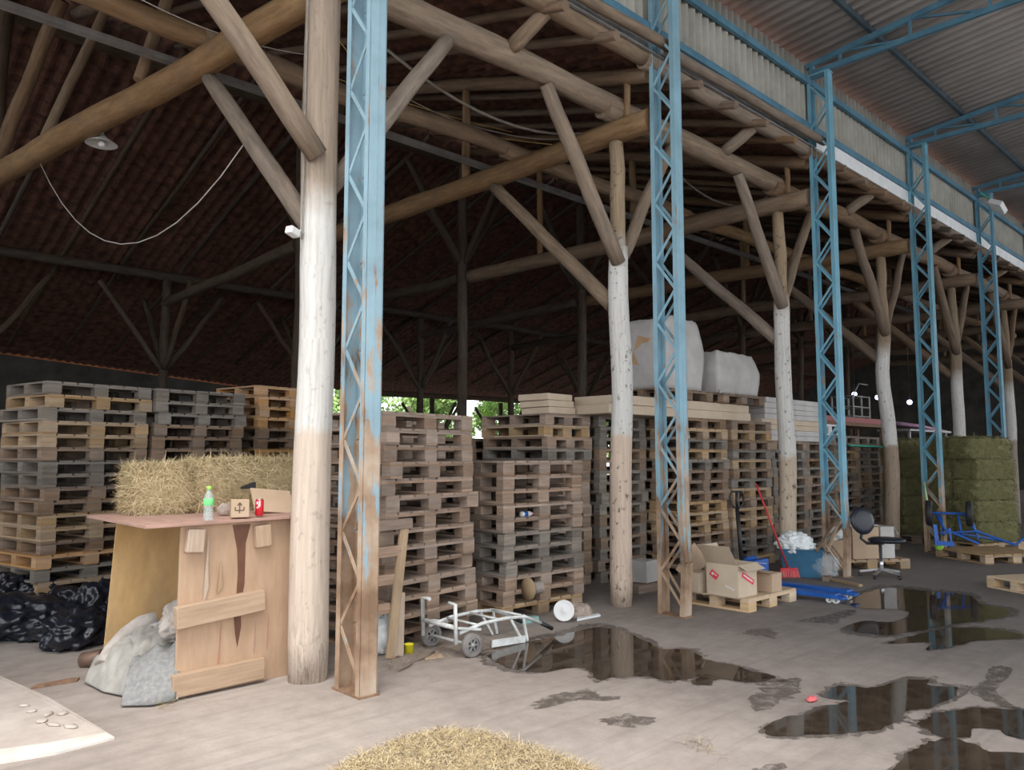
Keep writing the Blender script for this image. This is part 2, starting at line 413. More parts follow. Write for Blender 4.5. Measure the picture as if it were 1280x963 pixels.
# tiled barn ceiling: wavy clay tiles laid in courses
def tile_roof(x0, x1, y0, y1, name, mt='tile'):
    px, course = .24, .36
    nx = int((x1-x0)/px*5); ev = lambda q: q(0) if callable(q) else q
    dy = ev(y1)-ev(y0); ny = max(2, int(abs(dy)/course))
    verts = []; faces = []
    W = nx+1
    for j in range(ny):
        for e in (0, 1):
            up = dy > 0
            lift = (.065 if (e == 0) == up else 0.0)
            for i in range(W):
                x = x0+(x1-x0)*i/nx
                ya = y0(x) if callable(y0) else y0; yb_ = y1(x) if callable(y1) else y1
                t = ya+(yb_-ya)*(j+e)/ny
                w = .022*math.cos(2*PI*x/px)
                verts.append((x, t, z_tile(t)+lift+w+.012*noise.noise(Vector((x*.8, t*1.3, 2)))))
    for r in range(2*ny-1):
        for i in range(W-1):
            a = r*W+i; faces.append((a, a+1, a+W+1, a+W))
    me = bpy.data.meshes.new(name); me.from_pydata(verts, [], faces); me.materials.append(M[mt])
    o = bpy.data.objects.new(name, me); C.objects.link(o); o['kind'] = 'structure'; return o
tile_roof(-7, 46, 5.10, YR, 'ceiling_front'); tile_roof(14.9, 46, YR, 26.6, 'ceiling_back')

# rear walls. The left one runs askew, tucked a hand below the tiles
def on_roof(px, py):
    lo, hi = 6.0, 40.0
    for _ in range(60):
        md = (lo+hi)/2; p = at(px, py, 1, md)
        if p.z < z_tile(md) : lo = md
        else: hi = md
    return at(px, py, 1, lo)
wa, wb = on_roof(0, 438), on_roof(352, 488)
wd = (wb-wa)
yw_ = lambda x: wa.y+wd.y*(x-wa.x)/wd.x+.12
tile_roof(-7, 15.5, YR, yw_, 'ceiling_rear'); tile_roof(-7, 15.5, yw_, 29.5, 'ceiling_eave', 'tile_lit')  # eave strip takes the daylit tile colour
wa2 = wa-wd*.8; wb2 = wb+wd*.22
bm = nb()
def wall_quad(bm, a, b, ztop_a, ztop_b, th=.2):
    d = Vector((b.x-a.x, b.y-a.y, 0)).normalized(); n = Vector((-d.y, d.x, 0))*th
    vs = []
    for p, zt in ((a, ztop_a), (b, ztop_b)):
        for o_ in (Vector(), n):
            for z in (0, zt): vs.append(bm.verts.new((p.x+o_.x, p.y+o_.y, z)))
    for f in ((0, 4, 5, 1), (2, 3, 7, 6), (1, 5, 7, 3), (0, 1, 3, 2), (4, 6, 7, 5), (0, 2, 6, 4)): bm.faces.new([vs[i] for i in f])
wall_quad(bm, wa2, wb2, z_tile(wa2.y)-.10, z_tile(wb2.y)-.10)
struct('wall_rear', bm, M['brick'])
bm = nb(); add_box(bm, (-6.2, 16, 2.2), (.2, 21, 4.4)); struct('wall_left_unseen', bm, M['brick'])  # unseen end wall, added to keep the barn dark
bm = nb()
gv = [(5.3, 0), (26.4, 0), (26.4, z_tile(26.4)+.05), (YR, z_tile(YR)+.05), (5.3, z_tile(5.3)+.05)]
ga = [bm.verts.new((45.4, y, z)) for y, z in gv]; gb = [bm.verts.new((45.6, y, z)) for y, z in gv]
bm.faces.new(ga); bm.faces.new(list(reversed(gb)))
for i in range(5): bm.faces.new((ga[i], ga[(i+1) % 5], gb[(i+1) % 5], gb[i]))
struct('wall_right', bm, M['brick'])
# corrugated cladding between canopy and tiled eave
def corrug(name, x0, x1, z0, z1, y, mat, period=.15, amp=.034):
    n = int((x1-x0)/period*6); verts = []; faces = []
    for i in range(n+1):
        x = x0+(x1-x0)*i/n; yy = y+amp*math.cos(2*PI*x/period)
        verts += [(x, yy, z0), (x, yy, z1)]
    for i in range(n): faces.append((2*i, 2*i+2, 2*i+3, 2*i+1))
    me = bpy.data.meshes.new(name); me.from_pydata(verts, [], faces); me.materials.append(mat)
    for p in me.polygons: p.use_smooth = True
    o = bpy.data.objects.new(name, me); C.objects.link(o); o['kind'] = 'structure'
    s = o.modifiers.new('sheet', 'SOLIDIFY'); s.thickness = .006
    return o
corrug('wall_upper', 1.9, 40, 6.42, 7.42, 5.08, M['clad'])
# canopy roof sheets: ribs run across the aisle
RS = .10
def z_can(y): return 7.44+RS*(5.0-y) if y > -2 else 7.44+RS*7-RS*(-2-y)
def canopy():
    x0, x1 = 1.9, 42; period = .19; n = int((x1-x0)/period*6); ys = [5.25, 2.8, .4, -2, -4.5, -7.5, -11]
    verts = []; faces = []
    for i in range(n+1):
        x = x0+(x1-x0)*i/n
        for y in ys: verts.append((x, y, z_can(y)+.09+.048*math.cos(2*PI*x/period)))
    k = len(ys)
    for i in range(n):
        for j in range(k-1): faces.append((i*k+j, (i+1)*k+j, (i+1)*k+j+1, i*k+j+1))
    me = bpy.data.meshes.new('ceiling_canopy'); me.from_pydata(verts, [], faces); me.materials.append(M['canopy'])
    for p in me.polygons: p.use_smooth = True
    o = bpy.data.objects.new('ceiling_canopy', me); C.objects.link(o); o['kind'] = 'structure'
    s = o.modifiers.new('sheet', 'SOLIDIFY'); s.thickness = .006
canopy()
for i, (z, y) in enumerate(((6.43, 5.01), (7.12, 5.01))):
    bm = nb(); add_beam(bm, (1.9, y, z), (40, y, z), .05, .09); struct('trim_%d' % (i+1), bm, M['blue'])
for y, lab in ((4.1, 'first'), (2.3, 'second'), (.5, 'third'), (-1.4, 'fourth')):
    bm = nb(); add_beam(bm, (1.9, y, z_can(y)+.02), (42, y, z_can(y)+.02), .05, .09)
    mono('roof_purlin', bm, M['dark_steel'], 'long dark steel purlin under the grey roof sheets, %s out from the cladding' % lab, 'purlin', group='canopy purlins')

# ------------------------------------------------------------------ steel lattice columns
def lattice_column(k):
    x = CX[k]; zt = 7.2
    lab = ['tall sky blue lattice column with heavy rust, nearest to the plywood box',
           'blue lattice column with dented foot, standing beside the opened red-marked carton',
           'bright blue lattice column bent at its foot behind the swivel chair',
           'blue lattice column rising behind the upturned blue hand truck, green hay at its foot',
           'blue lattice column just right of the green hay bale stack'][k] if k < 5 else \
          'far blue lattice column, %s beyond the green hay stack' % ORD[k-4]
    t = thing('lattice_column', lab, 'column', (x, 4.865, 0), 0, 'blue lattice columns')
    blue = [(.27, .41, .49), (.24, .42, .52), (.17, .40, .53), (.14, .34, .45), (.12, .30, .42)][min(k, 4)]
    mt = m_steel('blue steel %d' % k, blue, [3.6, 2.4, 1.5, 1.8, 1.6][min(k, 4)], k*1.7)
    hw, d = .07, .155
    bend = .05 if k in (1, 2) else 0
    for s in (-1, 1):                                   # channel: web outward, flanges facing inward
        bm = nb(); zs = [0, .25, .55, .8, 1.1, zt]
        for a, b2 in zip(zs, zs[1:]):
            off = lambda z: (bend*math.exp(-((z-.5)/.28)**2) if s < 0 else 0)
            oa, ob = off(a), off(b2)
            add_beam(bm, (oa, s*d, a), (ob, s*d, b2), 2*hw, .006, (0, 1, 0))
            for e in (-1, 1):
                add_beam(bm, (oa+e*hw, s*(d-.022), a), (ob+e*hw, s*(d-.022), b2), .006, .05, (0, 1, 0))
            add_beam(bm, (oa, s*(d+.004), a), (ob, s*(d+.004), b2), .008, .006, (0, 1, 0))
        obj('chord', bm, mt, t)
    for e in (-1, 1):                                   # zigzag lacing on both open faces
        bm = nb(); z = .12; s = -1; step = .33; prev = None
        while z < zt-.05:
            p = Vector((e*(hw-.012), s*(d-.03), z))
            if prev is not None: add_beam(bm, prev, p, .028, .010, (1, 0, 0))
            prev = p; s = -s; z += step
        obj('lacing', bm, mt, t)
    bm = nb(); add_box(bm, (0, 0, .006), (.17, .36, .012)); obj('base_plate', bm, M['rust'], t)
    bm = nb(); add_box(bm, (0, 0, zt-.01), (.16, .34, .02)); obj('cap_plate', bm, mt, t)
for k in range(9): lattice_column(k)
def truss(k):
    x = CX[k]; lab = ['first', 'second', 'third', 'fourth', 'fifth', 'sixth', 'seventh', 'eighth', 'ninth'][k]
    t = thing('roof_truss', 'blue steel lattice truss of the canopy, carried by the %s blue column of the row' % lab, 'truss', (x, 4.865, 7.2), 0, 'canopy trusses')
    zb = lambda y: 7.23 if y > 4.6 else 7.2
    def L(y, z): return (0, y-4.865, z-7.2)
    for s in (-1, 1):
        bm = nb(); add_beam(bm, L(5.0, 7.25), L(-2, 7.22), .055, .075); add_beam(bm, L(-2, 7.22), L(-7.3, 7.25), .055, .075)
        if s > 0: obj('bottom_chord', bm, M['blue'], t)
        else: bm.free()
    bm = nb(); add_beam(bm, L(5.05, z_can(5.05)-.06), L(-2, z_can(-2)-.06), .055, .075); add_beam(bm, L(-2, z_can(-2)-.06), L(-7.3, z_can(-7.3)-.06), .055, .075)
    obj('top_chord', bm, M['blue'], t)
    y = 4.55; i = 0
    while y > -7:
        bm = nb(); add_beam(bm, L(y, 7.24), L(y, z_can(y)-.06), .03, .03, (0, 1, 0)); obj('strut', bm, M['blue'], t)
        y2 = y-.95
        bm = nb(); add_beam(bm, L(y, z_can(y)-.06), L(y2, 7.24), .028, .028, (1, 0, 0)); obj('diagonal', bm, M['blue'], t)
        y = y2
    bm = nb(); add_beam(bm, (0, .13, 0), L(4.95, z_can(5)-.05), .06, .05, (0, 1, 0)); obj('seat', bm, M['blue'], t)
for k in range(9): truss(k)
# eave pole and gutter
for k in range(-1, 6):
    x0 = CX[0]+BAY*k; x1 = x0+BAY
    if k < 2:
        bm = nb(); add_log(bm, (x0-.12+.2, 4.88, 6.16), (x1+.08, 4.86, 6.2), .055, .06, .03)
        mono('eave_pole', bm, M['log_grey'], 'thin round pole along the eave, %s' % (['left of the rusty nearest column', 'ending at the blue column by the cartons', 'ending at the blue column by the swivel chair'][k+1]), 'pole', group='eave poles')
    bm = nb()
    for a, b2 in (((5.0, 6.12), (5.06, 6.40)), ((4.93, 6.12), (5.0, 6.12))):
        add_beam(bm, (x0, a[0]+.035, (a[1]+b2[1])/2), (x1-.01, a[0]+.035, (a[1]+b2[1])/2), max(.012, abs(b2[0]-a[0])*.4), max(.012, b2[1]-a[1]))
    o = struct('trim_%d' % (k+4), bm, M['galv'] if k < 2 else M['white_and_lit'])  # far bays whitened, their skylit brightness put into the colour

# ------------------------------------------------------------------ log frame of the barn
M['post1'] = m_post('limewashed log near', 1.80, 3.45, (.60, .50, .42), (.38, .30, .235), .25)
M['post2'] = m_post('limewashed knotty log', 1.84, 3.9, (.62, .49, .395), (.40, .30, .20), .85)
M['post3'] = m_post('limewashed spotted log', 1.6, 3.7, (.55, .45, .35), (.40, .295, .195), .8)
M['post4'] = m_post('limewashed dull log', 1.8, 3.4, (.36, .28, .21), (.34, .25, .17), .5)
M['post5'] = m_post('limewashed far log', 2.0, 3.2, (.36, .30, .25), (.30, .23, .16), .35)
PLAB = ['thick whitewashed log post standing against the plywood box', 'knotty whitewashed log post beside the white disc on the floor',
        'spotted whitewashed log post rising behind the blue rubbish bin', 'curved log post, white above and brown below, behind the swivel chair',
        'whitewashed log post with brown flank, rising behind the green hay bales', 'grey whitewashed log post at the right of the hay stack']
for k in range(9):
    x, y = PX[k], PY[k]
    t = thing('log_post', PLAB[k] if k < 6 else 'far log post, %s beyond the hay stack' % ORD[k-5], 'post', (x, y, 0), 0, 'front row of log posts')
    mt = M['post%d' % min(k+1, 5)]
    ztop = 5.30
    bm = nb()
    if k == 0: add_log(bm, (0, 0, 0), (0, 0, 6.2), .148, .128, .03, .10, 20)
    else:
        add_log(bm, (0, 0, 0), (0.0, -.02, 4.05), .128, .112, .035 if k != 3 else .09, .10, 18)
        add_log(bm, (0.0, -.02, 4.0), (0.0, 0, ztop), .088, .085, .02, .10, 14)
    obj('shaft', bm, mt, t)
    wm = M['log_grey'] if k < 3 else M['log']
    def br(p0, p1, r0, r1, m=wm, nm='brace'):
        b = nb(); add_log(b, p0, p1, r0, r1, .018, .10); obj(nm, b, m, t)
    if k == 0:
        a = at(262, 92, 0, 2.9); br((-.02, .09, 3.45), (a.x-x, a.y-y, 5.3), .085, .075)
        a = at(262, 0, 1, 5.35); br((-.08, -.12, 3.95), ((a.x-x)*1.25, -.1, 3.95+(a.z-3.95)*1.25), .085, .085, M['log_grey'])
        a = at(558, 52, 1, 5.5); br((.1, .02, 3.75), (a.x-x, a.y-y, a.z), .075, .08)
    else:
        br((-.05, -.06, 3.85), (-1.22, -.05, 5.58), .088, .078)
        br((0, .08, 3.38), (0, 2.12, 5.32), .09, .08)
        br((.05, .02, 3.85), (1.1, .0, 5.56), .075, .07)
    # tie beams
    ends = {0: (Vector((3.12, 5.15, 5.43)), Vector((2.0, 12.9, 5.47)), .135, .15)}.get(k, (Vector((x, 5.08, 5.42)), Vector((x, 12.8, 5.52)), .135, .14))
    bm = nb(); add_log(bm, *ends[:2], ends[2], ends[3], .06, .1, 16)
    mono('tie_beam', bm, M['log_tie'] if k < 4 else M['log'], 'thick round tie beam running inwards over %s' % ['the thick post by the plywood box', 'the knotty post beside the white disc', 'the spotted post behind the rubbish bin', 'the curved post behind the swivel chair', 'the post behind the hay', 'the post right of the hay', 'the first post beyond the hay', 'the second post beyond the hay', 'the third post beyond the hay'][k], 'beam', group='tie beams over the front posts')
    # rafter pair of the bent and its struts
    t2 = thing('principal_rafter', 'sloping round rafter of the tiled roof above %s' % ['the post by the plywood box', 'the knotty post beside the white disc', 'the spotted post behind the bin', 'the curved post behind the chair', 'the post behind the hay', 'the post right of the hay', 'the far post past the hay', 'the second far post', 'the third far post'][k], 'rafter', (x, 5.1, 5.97), 0, 'principal rafters')
    def lw(p): return (p[0]-x, p[1]-5.1, p[2]-5.97)
    bm = nb(); add_log(bm, lw((x, 5.1, z_raf(5.1))), lw((x, YR, z_raf(YR))), .09, .085, .03); obj('log', bm, M['log'], t2)
    for yq, r in ((5.42, .04), (8.3, .062), (10.6, .06)):
        xq = x if k else x-(yq-5.2)*.145
        bm = nb(); add_log(bm, lw((xq, yq, 5.52)), lw((xq if k else x-.1, yq, z_raf(yq))), r, r*.95, .01); obj('strut', bm, M['log_tie'], t2)
# king-post trio at the left edge, standing on the skewed tie beam
t = thing('king_post', 'dark vertical log with two leaning struts at the upper left roof', 'post', (2.02, 12.7, 5.6))
bm = nb(); add_log(bm, (0, -.2, 0), (.1, -.1, 2.6), .09); obj('shaft', bm, M['log_shade'], t)
a = at(78, 0, 1, 10.9); bm = nb(); add_log(bm, (.02, -.35, 0), (a.x-2.02, a.y-12.7, a.z-5.6), .085, .085); obj('strut', bm, M['log'], t)
# longitudinal logs
BAYLAB = ['left of the plywood box', 'between the plywood box and the knotty post', 'between the knotty post and the spotted post', 'between the spotted post and the curved post', 'over the swivel chair', 'over the green hay', 'beyond the hay', 'in the far bays', 'in the farthest bay']
for k in range(-1, 7):
    x0 = PX[k] if k >= 0 else PX[0]-BAY; x1 = PX[k+1]
    m = M['log_grey'] if k < 2 else M['log']
    bm = nb(); add_log(bm, (x0-.25, 5.57, 5.66), (x1+.12, 5.57, 5.72), .145, .125, .04, .1, 16)
    mono('wall_plate', bm, m, 'thick horizontal log on the posts, %s' % BAYLAB[k+1], 'beam', group='log wall plates')
    bm = nb(); add_log(bm, (x0-.15, 5.07, 6.06), (x1-.02, 5.07, 6.08), .10, .088, .03, .1, 14)
    mono('outer_purlin', bm, m, 'upper outer log under the eave rafters, %s' % BAYLAB[k+1], 'beam', group='outer purlins')
    bm = nb(); add_log(bm, (x0+2.2, 5.5, 5.76), (x0+2.3, 5.1, 6.02), .085, .08, .01)
    mono('strut', bm, M['log_grey'], 'short stub log propping the outer purlin, %s' % BAYLAB[k+1], 'strut', group='stub props')
    bm = nb(); add_log(bm, (x0-.2, 7.3, 5.66), (x1+.2, 7.3, 5.68), .11, .10, .06)
    mono('inner_purlin', bm, M['log_tie'], 'inner brown log lying across the tie beams, %s' % BAYLAB[k+1], 'beam', group='inner purlins')
# common rafters, two slopes
x = -3.2; i = 0
while x < 33:
    dn = min(abs(x-p) for p in PX)
    if dn > .25:
        bm = nb(); add_log(bm, (x, 4.80, z_raf(4.8)+.08), (x+rnd.uniform(-.05, .05), YR, z_raf(YR)+.06), .055, .05, .04, seg=8)
        mono('common_rafter', bm, M['log'] if x < 14 else M['log_shade'], 'one of the thin round rafters under the front slope of tiles', 'rafter', group='thin rafters of the front slope')  # rafters farther along take the shaded log colour
    x += .77; i += 1
x = -3.0
while x < 33:
    bm = nb(); add_log(bm, (x, YR, z_raf(YR)+.05), (x+rnd.uniform(-.05, .05), 24.8, z_raf(24.8)+.08), .055, .05, .05, seg=6)
    mono('common_rafter', bm, M['log_shade'], 'one of the dark thin rafters under the rear slope of tiles', 'rafter', group='thin rafters of the rear slope')
    x += 1.28
# inner rows of posts
RP = bpy.data.meshes
def inner_post(x, y, lab, first=[None]):
    zt = z_raf(y)-.35
    t = thing('barn_post', lab, 'post', (x, y, 0), 0, 'inner posts in the dark barn')
    bm = nb(); add_log(bm, (0, 0, 0), (0, 0, zt), .11, .10, .05); obj('shaft', bm, M['log_shade'], t)
    for dx, dy in ((-1.5, 0), (1.4, 0), (0, 1.6), (0, -1.5)):
        bm = nb(); add_log(bm, (dx*.04, dy*.04, zt-2.2), (dx, dy, zt-.25), .065, .06, .04, seg=8); obj('brace', bm, M['log_shade'], t)
n = 0
for yrow, nm in ((12.8, 'middle'), (19.4, 'rear'), (25.6, 'outermost')):
    for k in range(-1, 8):
        x = (2.05 if (k == 0 and yrow == 12.8) else 3.0+BAY*k+(0.0 if yrow < 25 else 1.4))
        if yrow == 12.8 and k == 0: continue
        # keep clear of the askew rear wall
        tt = (x-wa.x)/wd.x; yw = wa.y+wd.y*tt
        if x < wb2.x+.3 and yrow > yw-1.2: continue
        if x < 16 and yrow > 25: continue
        inner_post(x, yrow, 'dark log post with four braces, %s of the %s inner row counted from the left' % (ORD[k+1], nm))
for yrow, nm in ((12.8, 'middle'), (19.4, 'rear'), (25.6, 'outermost')):
    zt = z_raf(yrow)-.28
    x0 = -6 if yrow < 15 else (2 if yrow < 20 else wb2.x+.4)
    bm = nb(); add_log(bm, (x0, yrow, zt), (45, yrow, zt+.05), .11, .10, .12, seg=8)
    mono('ridge_beam', bm, M['log_shade'], 'dark long log lying on the %s inner row of posts' % nm, 'beam', group='long inner beams')
for k in range(1, 8):
    x = 3.0+BAY*k
    bm = nb(); add_log(bm, (x, 12.9, 5.5), (x, 19.5, 5.35), .12, .11, .1, seg=8)
    mono('tie_beam', bm, M['log_shade'], 'dark tie beam across the deep half of the barn, %s from the left' % ORD[k-1], 'beam', group='deep tie beams')

# ------------------------------------------------------------------ pallets
PW, PD = 1.2, 1.0
def pallet_meshes(key, w=PW, d=PD):
    m = M[key]; out = {}
    bm = nb(); n = 7
    for i in range(n):
        add_box(bm, (-w/2+.078+(w-.156)*i/(n-1), 0, .134), (.155+rnd.uniform(-.02, .012), d+rnd.uniform(-.014, .014), .02), grain=1)
    out['deck'] = mesh_of('deck', bm, m)
    bm = nb(); add_box(bm, (0, 0, .113), (w, .1, .022)); out['stringer_board'] = mesh_of('stringer_board', bm, m)
    bm = nb(); add_box(bm, (0, 0, .062), (.16, .1, .08), grain=1)
    out['block'] = mesh_of('block', bm, m)
    bm = nb(); add_box(bm, (0, 0, .011), (.155, d, .022), grain=1); out['skid_board'] = mesh_of('skid_board', bm, m)
    # whole pallet as one mesh, for those too far to show parts
    bm = nb()
    for i in range(n): add_box(bm, (-w/2+.078+(w-.156)*i/(n-1), 0, .134), (.15, d, .02), grain=1)
    for j in (-1, 0, 1):
        add_box(bm, (0, j*(d/2-.05), .113), (w, .1, .022)); add_box(bm, (j*(w/2-.0775), 0, .011), (.155, d, .022), grain=1)
        for i in (-1, 0, 1): add_box(bm, (i*(w/2-.0725), j*(d/2-.05), .062), (.145, .1, .08), grain=1)
    out['all'] = mesh_of('pallet', bm, m)
    out['dim'] = (w, d)
    return out
PM = {}
def pm(key, w=PW, d=PD):
    if (key, w, d) not in PM: PM[(key, w, d)] = pallet_meshes(key, w, d)
    return PM[(key, w, d)]
def pallet(ms, loc, rot, label, group, parts=True):
    w, d = ms['dim']
    if not parts:
        o = inst('pallet', ms['all'], None, loc, rot); tag(o, label, 'pallet', group); return o
    t = thing('pallet', label, 'pallet', loc, 0, group, rot)
    inst('deck', ms['deck'], t)
    for j in (-1, 0, 1):
        inst('stringer_board', ms['stringer_board'], t, (0, j*(d/2-.05), 0)); inst('skid_board', ms['skid_board'], t, (j*(w/2-.08), 0, 0))
        for i in (-1, 0, 1): inst('block', ms['block'], t, (i*(w/2-.08), j*(d/2-.05), 0))
    return t
TONE = {'p_dusty': 'dusty brown', 'p_grey': 'weathered grey', 'p_tan': 'tan', 'p_brown': 'dull brown', 'p_orange': 'orange-toned', 'p_new': 'fresh pale'}
def stack(cx, cy, yaw, n, keys, where, w=PW, d=PD, jit=.025, jyaw=1.2, parts=True, seq=None, lean=(0, 0)):
    """cx,cy: front left corner of the stack on the floor"""
    a = R(yaw); ux = Vector((math.cos(a), math.sin(a), 0)); uy = Vector((-math.sin(a), math.cos(a), 0))
    base = Vector((cx, cy, 0))+ux*w/2+uy*d/2
    for i in range(n):
        key = seq[(n-1-i)] if seq and (n-1-i) < len(seq) else rnd.choice(keys)
        p = base+ux*(rnd.uniform(-jit, jit)+lean[0]*i/n)+uy*(rnd.uniform(-jit, jit)*.8+lean[1]*i/n)
        p.z = .1455*i+.001
        fr = n-1-i
        pos = 'topmost' if fr == 0 else ('lowest' if i == 0 else '%s from top' % ORD[fr])
        pallet(pm(key, w, d), p, (0, 0, a+R(rnd.uniform(-jyaw, jyaw))), '%s pallet, %s, %s' % (TONE[key], pos, where), 'pallets of the '+where, parts)
    return base, .1455*n
G, T, D, B, O_ = 'p_grey', 'p_tan', 'p_dusty', 'p_brown', 'p_orange'
stack(2.18, 9.65, 12, 17, [T, G, B], 'tall stack behind the black bin liners', jit=.035, seq=[G, T, G, T, T, B, G, G, B, B, T, T, B, O_, G, T, T])
stack(3.42, 9.90, 7, 17, [G, B], 'grey stack behind the straw bales', jit=.03, seq=[G, G, G, B, B, B, G])
stack(4.86, 10.12, 10, 18, [B, O_], 'orange stack left of the thick white post', jit=.02, seq=[O_, O_, O_, O_, B, B, O_])
stack(3.84, 5.60, 11, 14, [D], 'dusty stack right of the rusty nearest column', jit=.05, jyaw=3.0)
stack(4.55, 7.0, 8, 14, [D, B], 'stack showing behind the rusty nearest column', jit=.03)
stack(5.46, 5.86, 0, 11, [D], 'lower stack behind the white sack truck', d=.8, jit=.02, seq=[D, D, D, D, D, G, G, G, D, D, T])
stack(7.03, 6.78, 0, 15, [D, B], 'stack directly left behind the knotty post', w=.85, d=1.2, jit=.02, seq=[D, T, D, G, B, B, D, D])
stack(7.99, 6.72, 0, 15, [B, G], 'stack between the knotty post and the second blue column', w=1.0, d=1.0, parts=False)
stack(9.10, 6.18, 0, 15, [T, B, G], 'stack behind the opened red-marked carton', w=1.15, seq=[B, T, G, T, G, B, B, B, T, T, T, B, B])
stack(10.40, 6.20, -2, 15, [B, T, G], 'stack behind the red broom', w=1.1, seq=[B, T, B, G, T, B, G, T, B])
stack(11.70, 6.25, 1, 13, [B, G], 'stack right behind the spotted post', parts=False)
stack(13.05, 6.35, -1, 13, [B, G], 'stack behind the third blue column', parts=False)
stack(14.40, 6.50, 1, 14, [B, G, T], 'dark stack left of the curved post', parts=False)
stack(15.75, 6.6, 0, 14, [B, G], 'dark stack right of the curved post', parts=False)
for i, (x_, y_, n_) in enumerate(((5.15, 8.15, 14), (6.4, 8.15, 13), (7.65, 8.05, 13), (8.9, 7.9, 14), (10.15, 7.6, 13), (11.4, 7.6, 12), (12.65, 7.6, 12))):
    stack(x_, y_, rnd.uniform(-2, 2), n_, [D, B], '%s stack of the hidden second row' % ORD[i], parts=False, jit=.015, jyaw=.8)  # row filled in behind so no light shows through the front pallets
stack(4.85, 13.6, 5, 14, [B], 'far stack under the lit gap', parts=False)

# ------------------------------------------------------------------ long flat cartons and sacks on the stacks
def flat_pack(x, y, z, L, W, H, yaw, m, label, group):
    bm = nb(); add_box(bm, (0, 0, H/2), (L, W, H)); o = mono('flat_carton', bm, m, label, 'carton', (x, y, z), group, R(yaw)); bevel(o, .008); return o
for i in range(2):
    flat_pack(9.35+.06*i, 6.62, 2.186+.122*i, 3.4-.12*i, .72, .12, -.5+i, M['carton_pale'], ['lower', 'upper'][i]+' of two long flat cartons lying across the pallets under the white sacks', 'long flat cartons')
for i in range(3):
    flat_pack(7.36-.03*i, 7.05, 2.186+.085*i, .5, .5, .083, 2*i, M['carton_pale'], ['bottom', 'middle', 'top'][i]+' one of three flat cartons just left of the knotty post', 'flat cartons left of the post')
for i in range(8):
    flat_pack(12.65+rnd.uniform(-.04, .04)-(.12 if i in (2, 3) else 0), 6.60, 1.896+.088*i, 2.15, .62, .086, rnd.uniform(-.8, .8), M['carton_grey'] if i not in (2, 3) else M['carton_pale'], '%s from the bottom of the flat grey cartons around the spotted post' % ORD[i], 'flat grey cartons')
def sack(name, sx, sy, sz, label, loc, yaw, seed, m='sack'):
    bm = nb(); bmesh.ops.create_cube(bm, size=1); bmesh.ops.subdivide_edges(bm, edges=bm.edges[:], cuts=14, use_grid_fill=True)
    for v in bm.verts:
        p = v.co*2
        q = Vector((p.x*(1-.10*max(0, abs(p.y)-.5)), p.y*(1-.10*max(0, abs(p.x)-.5)), p.z))
        bulge = 1+.10*(1-abs(p.z))
        nn = noise.noise(Vector((p.x*1.4+seed, p.y*1.4, p.z*1.4)))*.07+noise.noise(Vector((p.x*4+seed, p.y*4, p.z*4)))*.018
        v.co = Vector((q.x*sx/2*bulge*(1+nn*.5), q.y*sy/2*bulge*(1+nn*.5), (p.z+1)*sz/2*(1+(nn if p.z > -.4 else 0))-.0*sz))
        if p.z > .2: v.co.x *= 1-.28*(p.z-.2)*abs(p.x)*.5; v.co.y *= 1-.3*(p.z-.2)*abs(p.y)*.5
    mn = min(v.co.z for v in bm.verts)
    for v in bm.verts: v.co.z -= mn
    for f in bm.faces: f.smooth = True
    t = thing(name, label, 'sack', loc, yaw); obj('sack_body', bm, M[m], t); return t
pallet(pm('p_brown', 1.2, .9), (10.75, 6.62, 2.432), (0, 0, R(0)), 'brown pallet under the boxy white sack, resting on the long flat cartons', 'pallets carrying the sacks')
pallet(pm('p_brown', 1.2, .8), (9.35, 6.62, 2.432), (0, 0, 0), 'brown pallet under the taller white sack, resting on the long flat cartons', 'pallets carrying the sacks')
t = sack('bulk_sack', 1.0, .78, 1.0, 'taller white bulk sack behind the second blue column, tan paper showing', (9.30, 6.65, 2.58), R(3), 3)
bm = nb()
add_box(bm, (-.50, -.10, .50), (.02, .42, .40), Euler((.3, 0, .15)).to_matrix()); add_box(bm, (-.16, -.395, .52), (.36, .02, .36), Euler((0, .4, 0)).to_matrix())
obj('paper_patch', bm, M['paper'], t)
t = sack('bulk_sack', 1.12, .74, .64, 'lower boxy white sack right of the second blue column', (10.75, 6.62, 2.58), R(-2), 8)
bm = nb(); add_tube(bm, [(-.54, -.38, .05), (-.55, -.40, -.03), (-.54, -.395, -.09)], .014, 6); obj('sack_tie', bm, M['sack'], t)

# ------------------------------------------------------------------ plywood shelter box
BX0, BX1, BYF, BYB, BH = 2.13, 3.10, 5.59, 6.72, 1.17
t = thing('plywood_box', 'weathered open-ended plywood box leaning beside the thick white post', 'box', (2.6, 6.15, 0))
def bl(x, y, z): return (x-2.6, y-6.15, z)
bm = nb(); add_box(bm, bl((BX0+BX1)/2, BYF, BH/2), (BX1-BX0, .02, BH), grain=2)
fp = obj('front_panel', bm, M['ply'], t); bevel(fp, .003)
bm = nb(); vs = add_box(bm, bl(2.56, BYB, .56), (1.12, .02, 1.12), grain=2)
for v in vs:
    if v.co.z > .6: v.co.x += .06
obj('back_panel', bm, M['ply_in'], t)
bm = nb(); add_box(bm, bl(2.52, 6.17, BH+.012), (1.30, 1.32, .022), Euler((0, R(-.6), 0)).to_matrix(), grain=1); tp = obj('top_board', bm, M['ply_red'], t); bevel(tp, .003)
bm = nb(); add_box(bm, bl(2.42, BYF-.045, .57), (.64, .07, .15), Euler((0, R(-4.5), 0)).to_matrix()); bevel(obj('cross_plank', bm, M['plank'], t), .006)
bm = nb(); add_box(bm, bl(2.42, BYF-.045, .10), (.66, .07, .15), Euler((0, R(-1.0), 0)).to_matrix()); bevel(obj('foot_plank', bm, M['plank'], t), .006)
